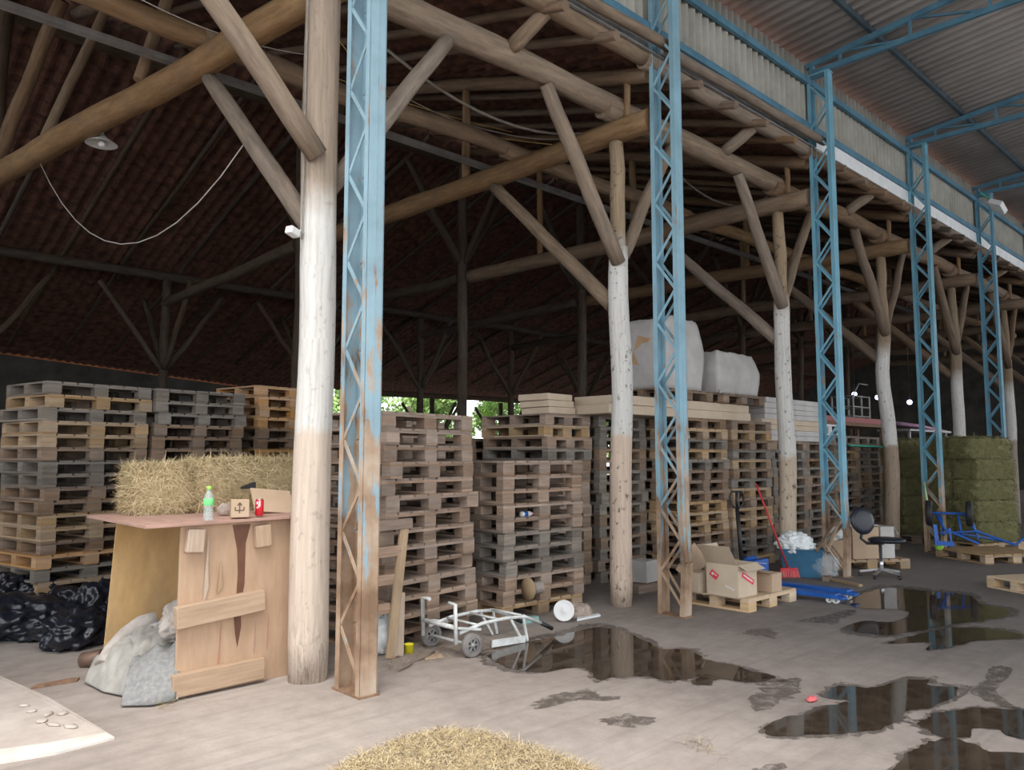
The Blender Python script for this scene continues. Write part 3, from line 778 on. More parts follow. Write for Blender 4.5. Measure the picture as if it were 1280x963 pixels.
for bx, a in ((2.22, 4), (2.72, -5)):
    bm = nb(); add_box(bm, bl(bx, BYF-.04, BH-.11), (.12, .055, .16), Euler((0, R(a), 0)).to_matrix(), grain=2); bevel(obj('corner_block', bm, M['plank'], t), .006)
bm = nb(); pts = [(2.50, BH-.02), (2.64, BH-.02), (2.605, BH-.16), (2.605, .72), (2.595, .655), (2.545, .655), (2.55, .8), (2.54, BH-.2)]
vf = [bm.verts.new(bl(x, BYF-.0112, z)) for x, z in pts]; bm.faces.new(vf)
pts = [(2.53, .49), (2.585, .49), (2.59, .42), (2.565, .27), (2.545, .36)]
vf = [bm.verts.new(bl(x, BYF-.0112, z)) for x, z in pts]; bm.faces.new(vf)
obj('drip_stain', bm, M['stain'], t)
for i, (xa, za, xb, zb) in enumerate(((2.32, 1.1, 2.30, .60), (2.42, .9, 2.40, .66), (2.44, .48, 2.42, .12), (2.70, .45, 2.69, .2), (2.8, .48, 2.79, .22))):
    bm = nb(); L = za-zb
    pr_ = [(0, 0), (.012, -.12*L), (.016, -.5*L), (.03, -.75*L), (.006, -L), (-.006, -.9*L), (-.004, -.4*L)]
    vs = [bm.verts.new(bl(xa+(xb-xa)*(-z/L)+x*(1 if i < 2 else .4), BYF-.012-.016*(i < 2)*math.sin(PI*min(1, -z/L)), za+z)) for x, z in pr_]
    bm.faces.new(vs); o = obj('peeling_veneer', bm, M['ply_red'] if i > 1 else M['plank'], t)
    s = o.modifiers.new('thick', 'SOLIDIFY'); s.thickness = .002
ZT = BH+.024+.012
def on_top(px, py): return gp(px, py, ZT)
# things on the box
def straw_blades(bm_faces, verts, faces, p, nrm, L, w, spread):
    pass
def bale_mesh(name, L, W, H, nblades, mats, seed, blen=.13, bw=.0016, puff=.03):
    r = random.Random(seed)
    bm = nb(); bmesh.ops.create_cube(bm, size=1); bmesh.ops.subdivide_edges(bm, edges=bm.edges[:], cuts=12, use_grid_fill=True)
    for v in bm.verts:
        p = v.co*2
        k = [abs(c)**6 for c in p]; e = max(0, sum(k)-1)
        q = Vector((p.x*L/2, p.y*W/2, p.z*H/2))*(1-.05*e)
        nn = noise.noise(q*6+Vector((seed, 0, 0)))*.5+noise.noise(q*17+Vector((seed, 4, 0)))*.5
        v.co = q+q.normalized()*nn*puff; 
        if p.z < -.99: v.co.z = -H/2
    for f in bm.faces: f.smooth = True
    bm.normal_update()
    fl = [f for f in bm.faces if f.normal.z > -.7]; data = [(f.calc_center_median(), f.normal.copy(), f.calc_area()) for f in fl]
    me = mesh_of(name, bm, mats)
    verts = [tuple(v.co) for v in me.vertices]; faces = [tuple(p.vertices) for p in me.polygons]; nbase = len(faces)
    cum = [d[2] for d in data]
    pick = r.choices(data, weights=cum, k=nblades)
    for c, nrm, a in pick:
        s, u = frame_from(nrm)
        base = c+s*r.uniform(-.04, .04)+u*r.uniform(-.04, .04)
        ang = r.uniform(0, 2*PI); d = (s*math.cos(ang)+u*math.sin(ang)+nrm*r.uniform(-.05, .42)).normalized()
        l = blen*r.uniform(.35, 1.2); wv = d.cross(nrm).normalized()*bw*r.uniform(.6, 1.5)
        lift = nrm*r.uniform(.003, .02)
        mid = base+lift+d*l*.5+nrm*r.uniform(0, .02); tip = base+lift+d*l+Vector((0, 0, -.02*r.random()))
        i = len(verts)
        verts += [tuple(base+lift-wv), tuple(base+lift+wv), tuple(mid+wv), tuple(mid-wv), tuple(tip)]
        faces += [(i, i+1, i+2, i+3), (i+3, i+2, i+4)]
    m2 = bpy.data.meshes.new(name); m2.from_pydata(verts, [], faces)
    for m in mats: m2.materials.append(m)
    for i, p in enumerate(m2.polygons):
        if i < nbase: p.use_smooth = True
        else: p.material_index = 1+(i//2) % (len(mats)-1)
    bpy.data.meshes.remove(me)
    return m2
def bale(me, label, loc, rot, group):
    o = inst('straw_bale', me, None, loc, rot); tag(o, label, 'bale', group); return o
b1 = bale_mesh('straw_bale', .98, .46, .38, 22000, [M['hay_body'], M['straw'], M['straw'], M['straw_pale']], 3)
b2 = bale_mesh('straw_bale', .56, .42, .34, 13000, [M['hay_body'], M['straw'], M['straw'], M['straw_pale']], 11)
bale(b1, 'large golden straw bale on the box behind the red can', (3.02, 6.58, ZT+.195), (0, 0, R(3)), 'straw bales on the plywood box')
bale(b2, 'smaller straw bale end-on at the left corner of the box top', (2.33, 6.66, ZT+.175), (0, 0, R(78)), 'straw bales on the plywood box')
p = on_top(260, 651)
t = thing('bottle', 'clear plastic bottle with green label and lime cap on the box', 'bottle', (p.x, p.y, ZT))
bm = nb(); add_lathe(bm, [(0, .0), (.028, 0), (.034, .006), (.033, .06), (.031, .085), (.034, .10), (.034, .15), (.03, .17), (.018, .19), (.013, .205), (.013, .215)], 20); obj('bottle_body', bm, M['pet'], t)
bm = nb(); add_lathe(bm, [(.0345, .105), (.0352, .106), (.0352, .150), (.0345, .151)], 20); obj('label', bm, M['green'], t)
bm = nb(); add_lathe(bm, [(0, .236), (.015, .236), (.016, .213), (0, .213)], 16); obj('cap', bm, M['lime'], t)
p = on_top(324, 645)
t = thing('drink_can', 'red drink can with white marks on the plywood box', 'can', (p.x, p.y, ZT))
bm = nb(); add_lathe(bm, [(0, 0), (.024, 0), (.031, .01), (.031, .108), (.026, .12), (.026, .122), (0, .119)], 24); obj('can_body', bm, M['can_red'], t)
bm = nb(); add_lathe(bm, [(.0255, .1205), (.027, .121), (.027, .125), (.0255, .125), (.024, .121)], 24); obj('rim', bm, M['chrome'], t)
bm = nb()
for a0, a1, z0, z1 in ((200, 228, .085, .105), (205, 222, .055, .07), (236, 256, .07, .115), (228, 240, .06, .085)):
    q = [(.0313*math.cos(R(a)), .0313*math.sin(R(a))) for a in (a0, (a0+a1)/2, a1)]
    for (xa, ya), (xb, yb) in zip(q, q[1:]): bm.faces.new([bm.verts.new(v) for v in ((xa, ya, z0), (xb, yb, z0), (xb, yb, z1), (xa, ya, z1))])
obj('white_print', bm, M['white'], t)
def lump(name, sx, sy, sz, mat, label, cat, loc, seed, rough=.25, fr=2.2, sub=4, rotz=0, parent=None, crease=0):
    bm = nb(); bmesh.ops.create_icosphere(bm, subdivisions=sub, radius=1)
    for v in bm.verts:
        q = v.co.copy(); n = noise.noise(q*fr+Vector((seed, 0, 0)))*rough+noise.noise(q*fr*2.6+Vector((0, seed, 0)))*rough*.5
        if crease:
            n += -crease*abs(noise.noise(q*fr*1.7+Vector((seed, seed, 0))))-crease*.28*abs(noise.noise(q*fr*3.6+Vector((seed, 2, 7))))
        q *= 1+n; q.z = max(q.z, -.62)
        v.co = Vector((q.x*sx, q.y*sy, (q.z+.62)/1.62*sz))
    for f in bm.faces: f.smooth = True
    mn = min(v.co.z for v in bm.verts)
    for v in bm.verts: v.co.z -= mn
    if parent is not None: return obj(name, bm, mat, parent)
    return mono(name, bm, mat, label, cat, loc, None, rotz)
p = on_top(281, 643); lump('stone', .06, .045, .085, M['stone'], 'rounded grey-brown stone between the bottle and the small carton', 'stone', (p.x, p.y, ZT), 4, .15)
p = on_top(303, 647)
t = thing('small_carton', 'small brown carton with dark arrow mark, beside the red can', 'carton', (p.x, p.y+.05, ZT), R(-18))
bm = nb(); add_box(bm, (0, 0, .064), (.125, .09, .128)); bevel(obj('carton_body', bm, M['carton'], t), .004)
bm = nb()
for (x0, z0, x1, z1) in ((0, .03, 0, .105), (-.03, .05, .03, .05), (-.03, .05, -.03, .075), (.03, .05, .03, .075), (-.015, .085, 0, .105), (.015, .085, 0, .105)):
    add_beam(bm, (x0-.005, -.0458, z0), (x1-.005, -.0458, z1), .0012, .009, (1, 0, .01) if x0 == x1 else (0, 0, 1))
obj('printed_mark', bm, M['bark'], t)
p = on_top(345, 641)
bm = nb(); add_box(bm, (0, 0, 0), (.34, .22, .012), Euler((R(52), R(6), 0)).to_matrix()); o = mono('cardboard_sheet', bm, M['carton'], 'bent cardboard sheet propped behind the red can', 'cardboard', (p.x+.02, p.y+.1, ZT+.085)); 
p = on_top(317, 640)
bm = nb(); add_prism(bm, [(-.07, -.02), (.05, -.03), (.06, .05), (-.05, .04)], 0, .015)
vs = [v for v in bm.verts if v.co.z > .01 and v.co.x > 0]
for v in vs: v.co.z += .04
mono('black_cap', bm, M['black'], 'small black cloth cap lying on the cardboard before the straw bale', 'cap', (p.x+.04, p.y+.19, ZT+.175))
# inside and before the box
pf = [gp(*q) for q in ((106, 855), (130, 868), (160, 874), (195, 872), (222, 878))]
pb = [(2.02, 6.45, .20), (2.18, 6.42, .34), (2.32, 6.4, .36), (2.5, 6.35, .34), (2.72, 6.3, .30)]
def drape(front, back, nu, nv, hgt, seed, wrinkle, mat, name, label):
    bm = nb(); rows = []
    def interp(pts, u):
        k = u*(len(pts)-1); i = min(int(k), len(pts)-2); return Vector(pts[i]).lerp(Vector(pts[i+1]), k-i)
    for j in range(nv+1):
        v = j/nv; row = []
        for i in range(nu+1):
            u = i/nu; a, b = interp(front, u), interp(back, u)
            q = a.lerp(b, v); q.z = a.z+(b.z-a.z)*(v**.75)+hgt*math.sin(PI*v)*.5
            w = noise.noise(Vector((u*4+seed, v*1.6+u*2, 0)))*wrinkle+abs(noise.noise(Vector((u*7+v*3+seed, v*2.0-u*3, 5))))*wrinkle*.8+noise.noise(Vector((u*22, v*18, seed)))*.008
            q.z = max(.012, q.z+w*min(1, v*5+.25))
            row.append(bm.verts.new(q))
        rows.append(row)
    for j in range(nv):
        for i in range(nu):
            f = bm.faces.new((rows[j][i], rows[j][i+1], rows[j+1][i+1], rows[j+1][i])); f.smooth = True
    c = sum((Vector(p) for p in front), Vector())/len(front); c.z = 0
    bmesh.ops.translate(bm, verts=bm.verts, vec=-c)
    o = mono(name, bm, mat, label, 'canvas', c); s = o.modifiers.new('thick', 'SOLIDIFY'); s.thickness = .012; s.offset = 1
    return o
drape(pf, pb, 70, 44, .12, 2, .055, M['canvas'], 'canvas_sheet', 'grey dusty canvas spilling out of the open end of the plywood box')
pf2 = [Vector((1.80, 5.62, 0)), Vector((1.95, 5.50, 0)), Vector((2.10, 5.50, 0))]; pb2 = [Vector((1.98, 5.95, .21)), Vector((2.1, 5.85, .28)), Vector((2.3, 5.8, .30))]
drape(pf2, pb2, 20, 14, .10, 9, .04, M['canvas_dark'], 'canvas_sheet', 'darker woven lining folded at the foot of the plywood box')
t = tag(bpy.data.objects.new('rolled_canvas', None), 'rolled dirty canvas edge with white lining beside the rusty tin', 'canvas'); C.objects.link(t); t.location = (2.0, 6.1, 0)
rp = [depth(196, 772, 6.2), depth(176, 778, 6.15), depth(155, 792, 6.05), depth(138, 812, 5.95), depth(128, 832, 5.85)]
bm = nb(); add_tube(bm, [q-t.location for q in rp], [.05, .055, .05, .055, .06], 14, True, .25, 3); obj('rolled_edge', bm, M['cloth'], t)
bm = nb(); add_tube(bm, [q-t.location+Vector((.09, -.06, -.05)) for q in rp], [.04, .05, .045, .045, .05], 12, True, .3, 7); obj('lining', bm, M['sack'], t)
lump('rag_roll', .19, .16, .30, M['cloth'], 'rolled grey-beige rag pillow inside the mouth of the box', 'cloth', (2.35, 5.98, .30), 6, .2, 2.4, 5, crease=.18)
p = gp(116, 834)
bm = nb(); m_ = Matrix.Translation((0, 0, .062)) @ Euler((R(78), 0, R(40))).to_matrix().to_4x4()
add_lathe(bm, [(0, -.09), (.058, -.09), (.062, -.085), (.062, .09), (.058, .09), (.056, -.08), (0, -.08)], 22, m_)
mono('tin_can', bm, M['tin'], 'rusty tin lying on its side at the canvas edge', 'tin', (p.x, p.y, 0))
p = gp(110, 812)
bm = nb(); add_prism(bm, [(-.02, -.13), (.05, -.15), (.11, .1), (.03, .16)], .0, .02); 
for v in bm.verts: v.co.z += .11+.35*v.co.y*.3
p = gp(138, 826); mono('white_board_scrap', bm, M['white_steel'], 'white chipped board end sticking out beside the rusty tin', 'board', (p.x, p.y+.05, 0))
a, b_ = gp(37, 858), gp(103, 853)
bm = nb(); add_prism(bm, [(-.17, -.03), (.12, -.05), (.16, .02), (.1, .05), (-.12, .04)], .001, .014); mono('plywood_scrap', bm, M['rust'], 'thin brown plywood strip lying flat on the floor before the bin liners', 'board', tuple((a+b_)/2))
# stray straw by the canvas
def straw_field(name, label, region, n, L, mats, seed, zmax=.02, mound=None):
    r = random.Random(seed); verts = []; faces = []; mi = []
    for _ in range(n):
        q = region(r)
        if q is None: continue
        z = (mound(q) if mound else 0)+r.uniform(.002, zmax)
        a = r.uniform(0, 2*PI); d = Vector((math.cos(a), math.sin(a), r.uniform(-.12, .25))); l = L*r.uniform(.4, 1.3)
        w = Vector((-d.y, d.x, 0)).normalized()*.0010*r.uniform(.7, 1.6)
        p0 = Vector((q[0], q[1], z)); p1 = p0+d*l*.5+Vector((0, 0, r.uniform(0, .01))); p2 = p0+d*l; p2.z = max(.003, p2.z-.01)
        i = len(verts); verts += [tuple(p0-w), tuple(p0+w), tuple(p1+w), tuple(p1-w), tuple(p2)]
        faces += [(i, i+1, i+2, i+3), (i+3, i+2, i+4)]; k = r.randrange(len(mats)); mi += [k, k]
    me = bpy.data.meshes.new(name); me.from_pydata(verts, [], faces)
    for m in mats: me.materials.append(m)
    for p_, k in zip(me.polygons, mi): p_.material_index = k
    o = bpy.data.objects.new(name, me); C.objects.link(o); tag(o, label, 'straw', None, 'stuff'); return o
def poly_region(poly):
    xs = [p[0] for p in poly]; ys = [p[1] for p in poly]
    def inside(x, y):
        c = False; j = len(poly)-1
        for i in range(len(poly)):
            if (poly[i][1] > y) != (poly[j][1] > y) and x < (poly[j][0]-poly[i][0])*(y-poly[i][1])/(poly[j][1]-poly[i][1])+poly[i][0]: c = not c
            j = i
        return c
    def f(r):
        for _ in range(60):
            x, y = r.uniform(min(xs), max(xs)), r.uniform(min(ys), max(ys))
            ed = noise.noise(Vector((x*3, y*3, 3)))*.22+r.gauss(0, .06)
            if inside(x+ed, y+ed*.7): return (x, y)
        return None
    return f
spoly = [gp(*q)[:2] for q in ((420, 966), (470, 945), (520, 925), (560, 918), (610, 925), (650, 935), (700, 952), (730, 968))]+[(3.15, 2.4), (2.0, 2.4), (1.95, 3.2)]
spoly = [(a, b) for a, b in spoly]
cen = (2.65, 3.0)
reg = poly_region(spoly)
mnd = lambda q: .018*max(0, 1-((q[0]-cen[0])**2+(q[1]-cen[1])**2)/.85)
straw_field('loose_straw', 'golden loose straw heap spread on the concrete at the front', reg, 62000, .11, [M['straw_pale'], M['straw'], M['straw_pale'], M['straw'], M['bark']], 5, .02, mnd)
straw_field('loose_straw', 'few straw stalks under the canvas edge at the box foot', poly_region([gp(*q)[:2] for q in ((190, 882), (225, 886), (225, 872), (180, 872))]), 120, .08, [M['straw']], 6)
straw_field('loose_straw', 'muddy straw litter around the yellow cup and leaning boards', poly_region([gp(*q)[:2] for q in ((478, 840), (560, 825), (640, 812), (600, 800), (520, 800), (480, 815))]), 900, .07, [M['straw'], M['rust'], M['bark']], 8)
straw_field('loose_straw', 'wet straw wisps lying on the concrete between the small puddles', poly_region([gp(*q)[:2] for q in ((850, 935), (905, 950), (890, 928), (862, 925))]), 60, .12, [M['straw'], M['bark']], 9)
# bin liners
BAGS = [((12, 800), .50, .42, .40, 'leftmost black bin liner, low and spread, at the photo edge'), ((62, 800), .40, .34, .34, 'black bin liner between the leftmost one and the pallet stack corner'),
        ((52, 762), .30, .28, .36, 'small rounded black bin liner against the bottom pallet of the tall stack'), ((100, 812), .34, .30, .34, 'frontmost black bin liner, its skirt reaching the rusty tin'),
        ((128, 790), .24, .30, .48, 'black bin liner squeezed against the edge of the plywood box'), ((5, 765), .30, .3, .42, 'black bin liner behind the leftmost one, by the dark wall'), ((92, 780), .3, .28, .36, 'black bin liner in the middle of the heap')]
for i, ((px_, py_), sx, sy, sz, lab) in enumerate(BAGS):
    p = gp(px_, py_); o = lump('bin_liner', sx, sy, sz, M['bag'], lab, 'rubbish bag', (p.x, p.y+.18, .0), 3.3*i, .20, 1.5, 5, rnd.uniform(0, 3), crease=.36); o['group'] = 'heap of black bin liners'

# ------------------------------------------------------------------ by the rusty column
# broken pallet leaning on the dusty stack
p = at(488, 800, 1, 5.44); q = at(506, 652, 1, 5.50); p.z = 0
t = thing('broken_pallet', 'broken pallet side leaning upright against the dusty stack', 'pallet', (p.x, p.y, 0))
bm = nb(); add_beam(bm, (0, 0, .005), tuple(q-p), .085, .022, (0, 1, .0)); obj('upright_board', bm, M['p_tan'], t)
for py_, x0_, x1_ in ((656, 452, 514), (690, 452, 500), (725, 452, 498), (762, 452, 486)):
    A_, B_ = at(x0_, py_+4, 1, 5.50)-p, at(x1_, py_-2, 1, 5.50)-p
    bm = nb(); add_beam(bm, A_, B_, .05, .085); bevel(obj('cross_block', bm, M['p_dusty'], t), .004)
p = gp(500, 822); bm = nb(); add_beam(bm, (0, 0, .005), (.08, .10, .50), .085, .022, (0, 1, 0)); mono('loose_board', bm, M['plank'], 'short board leaning beside the yellow cup', 'board', (p.x, p.y+.02, 0))
p = gp(483, 820); o = lump('plastic_bag', .17, .15, .36, M['white_film'], 'milky plastic bag with pinkish scraps behind the rusty column foot', 'bag', (p.x+.02, p.y+.12, 0), 5, .2, 2.2, 4, crease=.3)
p = gp(511, 817); bm = nb(); add_lathe(bm, [(0, 0), (.037, 0), (.042, .075), (.044, .076), (.040, .07), (.035, .006), (0, .006)], 20); mono('yellow_cup', bm, M['yellow'], 'bright yellow plastic cup on the floor by the leaning boards', 'cup', (p.x, p.y, .002))
p = gp(541, 822); bm = nb(); add_prism(bm, [(-.10, -.03), (.05, -.08), (.11, .03), (-.04, .07)], .003, .01); mono('cardboard_scrap', bm, M['carton'], 'torn cardboard scrap on the floor before the sack truck wheel', 'cardboard', (p.x, p.y, 0))
p = gp(545, 832); bm = nb(); add_log(bm, (-.28, -.05, .02), (.25, .18, .02), .016, .012); mono('stick', bm, M['log_grey'], 'thin stick lying on the floor left of the sack truck', 'stick', (p.x-.05, p.y+.1, 0))
# white sack truck lying down
YN = 5.08
t = thing('sack_truck', 'white painted sack truck lying on the floor by the puddle', 'hand truck', (4.6, 5.25, 0))
def tl(v): return Vector((v[0]-4.6, v[1]-5.25, v[2]))
W_ = M['white_steel']
near = [at(574, 792, 1, YN), at(602, 780, 1, YN), at(633, 773, 1, YN), at(655, 771, 1, YN), at(676, 779, 1, YN)]
for dy in (0, .40):
    bm = nb(); add_tube(bm, [tl(q+Vector((0, dy, 0))) for q in near], .016, 8); obj('rail', bm, W_, t)
    e0 = near[-1]+Vector((0, dy, 0)); e1 = at(690, 786, 1, YN)+Vector((0, dy, 0))
    bm = nb(); add_tube(bm, [tl(e0), tl(e1)], .019, 10); obj('grip', bm, M['black'], t)
w1, w2 = at(590, 805, 1, 5.02), at(590, 805, 1, 5.02)+Vector((-.02, .52, 0)); w1.z = w2.z = .098
for c in (w1, w2):
    bm = nb(); add_wheel(bm, tl(c), (.12, 1, 0), .098, .05); wh = obj('wheel', bm, M['rubber'], t)
    bm = nb(); add_hub(bm, tl(c), (.12, 1, 0), .095, .05); obj('hub', bm, M['galv'], wh)
bm = nb(); add_tube(bm, [tl(w1+Vector((0, .03, 0))), tl(w2-Vector((0, .03, 0)))], .014, 8); obj('axle', bm, W_, t)
xr = near[0].x; uh = .44
bm = nb(); add_tube(bm, [tl((xr-.05, 5.06, .12)), tl((xr-.06, 5.06, uh)), tl((xr-.06, 5.14, uh))], .017, 8); obj('toe_frame', bm, W_, t)
bm = nb(); add_tube(bm, [tl((xr-.05, 5.50, .12)), tl((xr-.06, 5.50, uh)), tl((xr-.06, 5.40, uh))], .017, 8); obj('toe_frame', bm, W_, t)
bm = nb(); add_tube(bm, [tl((xr-.05, 5.06, .25)), tl((xr-.05, 5.5, .25))], .02, 8); obj('toe_bar', bm, W_, t)
for yy in (5.06, 5.5):
    bm = nb(); add_tube(bm, [tl((xr-.055, yy, .13)), tl((xr-.055, yy, .24))], .009, 6); obj('rusty_post', bm, M['rust'], t)
    bm = nb(); add_beam(bm, tl((xr-.05, yy, .25)), tl((xr+.22, yy, .20)), .012, .02); obj('stay', bm, W_, t)
lg = gp(653, 802)
for dy in (0, .40):
    for dx in (-.14, 0.02):
        bm = nb(); add_beam(bm, tl((near[2].x+dx+.18, YN+dy, near[2].z-.0)), tl((lg.x+dx*.35, YN+dy+.0, .012)), .014, .022); obj('leg', bm, W_, t)
bm = nb(); add_beam(bm, tl((near[1].x+.12, YN, .055)), tl((lg.x-.02, YN, .035)), .012, .06); obj('side_plate', bm, W_, t)
for f_ in (.25, .6, .95):
    q = near[0].lerp(near[3], f_); q.z = at(602, 780, 1, YN).z if f_ < .5 else near[2].z
    bm = nb(); add_tube(bm, [tl((q.x, YN, q.z)), tl((q.x, YN+.4, q.z))], .011, 6); obj('cross_bar', bm, W_, t)
# white disc on rubble, reel
p = gp(705, 778)
t = thing('white_disc', 'round white plastic lid standing tilted on rubble left of the knotty post', 'lid', (p.x, p.y, 0))
bm = nb(); m_ = Matrix.Translation((0, 0, .112)) @ Vector((-.72, -.62, .25)).to_track_quat('Z', 'Y').to_matrix().to_4x4()
add_lathe(bm, [(0, .014), (.02, .016), (.03, .004), (.085, .004), (.098, .012), (.104, .010), (.104, .0), (.09, -.006), (0, -.006)], 28, m_); obj('disc', bm, M['white'], t)
p2 = gp(727, 772); lump('rubble', .16, .12, .13, M['stone'], 'grey lump of broken concrete right behind the white lid', 'rubble', (p2.x+.02, p2.y+.06, 0), 2, .3)
p2 = gp(735, 773); bm = nb(); add_prism(bm, [(-.2, -.03), (.15, -.04), (.2, .03), (-.1, .06)], .002, .02); mono('plastic_scrap', bm, M['white_film'], 'flat crumpled plastic scrap on the floor right of the white lid', 'scrap', (p2.x, p2.y, 0))
p2 = gp(662, 779); bm = nb(); add_prism(bm, [(-.12, -.03), (.12, -.03), (.12, .04), (-.12, .03)], .002, .05); mono('teal_scrap', bm, m_simple('teal film', (.25, .45, .42), None, 8, .5), 'crumpled teal plastic wrapper on the floor behind the sack truck handle', 'scrap', (p2.x, p2.y+.02, 0))
p = at(652, 735, 1, 5.84)
t = thing('wire_reel', 'small wooden reel of wire stuck against the lower dusty stack', 'reel', (p.x, p.y-.1, p.z))
m_ = Vector((-.97, .12, 0)).to_track_quat('Z', 'Y').to_matrix().to_4x4()
bm = nb(); add_lathe(bm, [(0, .012), (.11, .012), (.11, -.008), (0, -.008)], 24, m_); obj('flange', bm, M['p_tan'], t)
bm = nb(); 
for i in range(9): 
    mm = m_ @ Matrix.Translation((0, 0, -.014-.018*i)); add_lathe(bm, [(.055, .008), (.064, 0), (.055, -.008)], 18, mm)
obj('wire_coil', bm, M['rope'], t)
# drink bottle inside the pallet hole
p = at(658, 623, 1, 5.95)
t = thing('bottle', 'white bottle with blue label and red cap lying in a pallet hole', 'bottle', (p.x, p.y, 0.145*6+.17), R(0), None, (0, R(90), R(0)))
bm = nb(); add_lathe(bm, [(0, -.09), (.03, -.09), (.03, .04), (.012, .08), (.012, .09)], 14); obj('bottle_body', bm, M['white'], t)
bm = nb(); add_lathe(bm, [(.0305, -.05), (.031, -.05), (.031, .0), (.0305, 0)], 14); obj('label', bm, M['royal'], t)
bm = nb(); add_lathe(bm, [(0, .105), (.014, .105), (.014, .085), (0, .085)], 12); obj('cap', bm, M['red'], t)

# ------------------------------------------------------------------ loose pallet with cartons by the second column
a0 = gp(936, 767); a1 = gp(989, 753); a2 = gp(866, 758)
yawp = math.atan2(a1.y-a0.y, a1.x-a0.x)
Lp = 1.05; Wp = .85
ux = Vector((math.cos(yawp), math.sin(yawp), 0)); uy = Vector((-ux.y, ux.x, 0))
cen = a0+ux*Lp/2+uy*Wp/2
pallet(pm('p_new', Lp, Wp), (cen.x, cen.y, .001), (0, 0, yawp), 'fresh pale pallet on the floor carrying the opened red-marked carton', 'pallets on the open floor')
ZP = .147
def carton(name, w, d, h, label, loc, yaw, mat='carton', flaps=(), tape=False):
    t = thing(name, label, 'carton', loc, yaw)
    bm = nb(); th = .006
    if flaps:
        add_box(bm, (0, 0, th/2), (w, d, th))
        for s in (-1, 1):
            add_box(bm, (0, s*(d/2-th/2), h/2), (w, th, h)); add_box(bm, (s*(w/2-th/2), 0, h/2), (th, d-2*th, h))
    else: add_box(bm, (0, 0, h/2), (w, d, h))
    bevel(obj('carton_body', bm, M[mat], t), .003)
    for side, ang, ln in flaps:
        bm = nb(); a = R(ang)
        if side in 'lr':
            s = -1 if side == 'l' else 1
            p0 = Vector((s*w/2, 0, h)); p1 = p0+Vector((s*math.cos(a), 0, math.sin(a)))*ln
            add_beam(bm, p0, p1, d-.01, .005, (0, 0, 1))
        else:
            s = -1 if side == 'f' else 1
            p0 = Vector((0, s*d/2, h)); p1 = p0+Vector((0, s*math.cos(a), math.sin(a)))*ln
            add_beam(bm, p0, p1, w-.01, .005, (0, 0, 1))
        obj('flap', bm, M[mat], t)
    return t
bw, bd, bh = .36, .40, .345
c0 = gp(923.5, 749, ZP)
yb = yawp-R(2)
vx = Vector((math.cos(yb), math.sin(yb), 0)); vy = Vector((-vx.y, vx.x, 0))
# near vertical edge of the carton is the corner shared by its two visible faces
bc = c0+vx*bw/2+vy*bd/2
t = carton('opened_carton', bw, bd, bh, 'opened brown carton with red stickers on the fresh pallet', (bc.x, bc.y, ZP), yb, 'carton_pale', (('l', 52, .26), ('r', -8, .22), ('b', 60, .2), ('f', -25, .12)))
def band(face, u0, v0, u1, v1, wd, mat, off, nm):
    bm = nb()
    if face == 'l': P = lambda u, v: Vector((-bw/2-off, bd/2-u*bd, v*bh))
    else: P = lambda u, v: Vector((-bw/2+u*bw, -bd/2-off, v*bh))
    nrm = (-1, 0, 0) if face == 'l' else (0, -1, 0)
    add_beam(bm, P(u0, v0), P(u1, v1), wd, .0012, nrm); obj(nm, bm, M[mat], t)
band('l', .14, .72, .36, .55, .07, 'label_red', .0008, 'red_sticker'); band('l', .18, .69, .24, .645, .03, 'white', .0018, 'white_print'); band('l', .27, .66, .33, .60, .012, 'white', .0018, 'white_print')
band('f', .20, .72, .82, .40, .055, 'label_red', .0008, 'red_sticker'); band('f', .28, .69, .76, .44, .016, 'white', .0018, 'white_print')
band('l', .60, .34, .88, .24, .014, 'white', .0008, 'white_tape')
q = gp(880, 742, ZP); carton('small_carton', .22, .2, .215, 'small pale carton standing left of the opened red-marked carton', (q.x+.08, q.y+.14, ZP), yb, 'carton_pale')
q = gp(960, 741, ZP); carton('small_carton', .20, .30, .20, 'low open carton right behind the opened red-marked carton', (q.x+.12, q.y+.10, ZP), yb, 'carton', (('r', -30, .08), ('l', 20, .06)))
q = gp(876, 712, .35)
bm = nb(); add_box(bm, (0, 0, 0), (.42, .26, .008), Euler((R(58), R(-20), R(10))).to_matrix()); add_box(bm, (-.1, .03, -.10), (.36, .22, .008), Euler((R(40), R(-16), R(20))).to_matrix())
add_box(bm, (.02, .06, -.20), (.28, .18, .008), Euler((R(90), R(-8), R(10))).to_matrix()); mono('cardboard_pile', bm, M['carton'], 'flattened cardboard leaning in a heap behind the small pale carton', 'cardboard', tuple(depth(868, 700, 9.15)))
q = gp(823, 742); carton('small_carton', .26, .24, .26, 'grey-brown carton with white label seen through the dented blue column', (q.x+.05, q.y+.25, .11), R(5), 'carton_grey')
bm = nb(); add_box(bm, (0, 0, .05), (.6, .3, .1)); o = mono('timber_block', bm, M['p_brown'], 'thick timber block under the grey-brown carton behind the column', 'block', (q.x+.05, q.y+.25, .002)); bevel(o, .006)

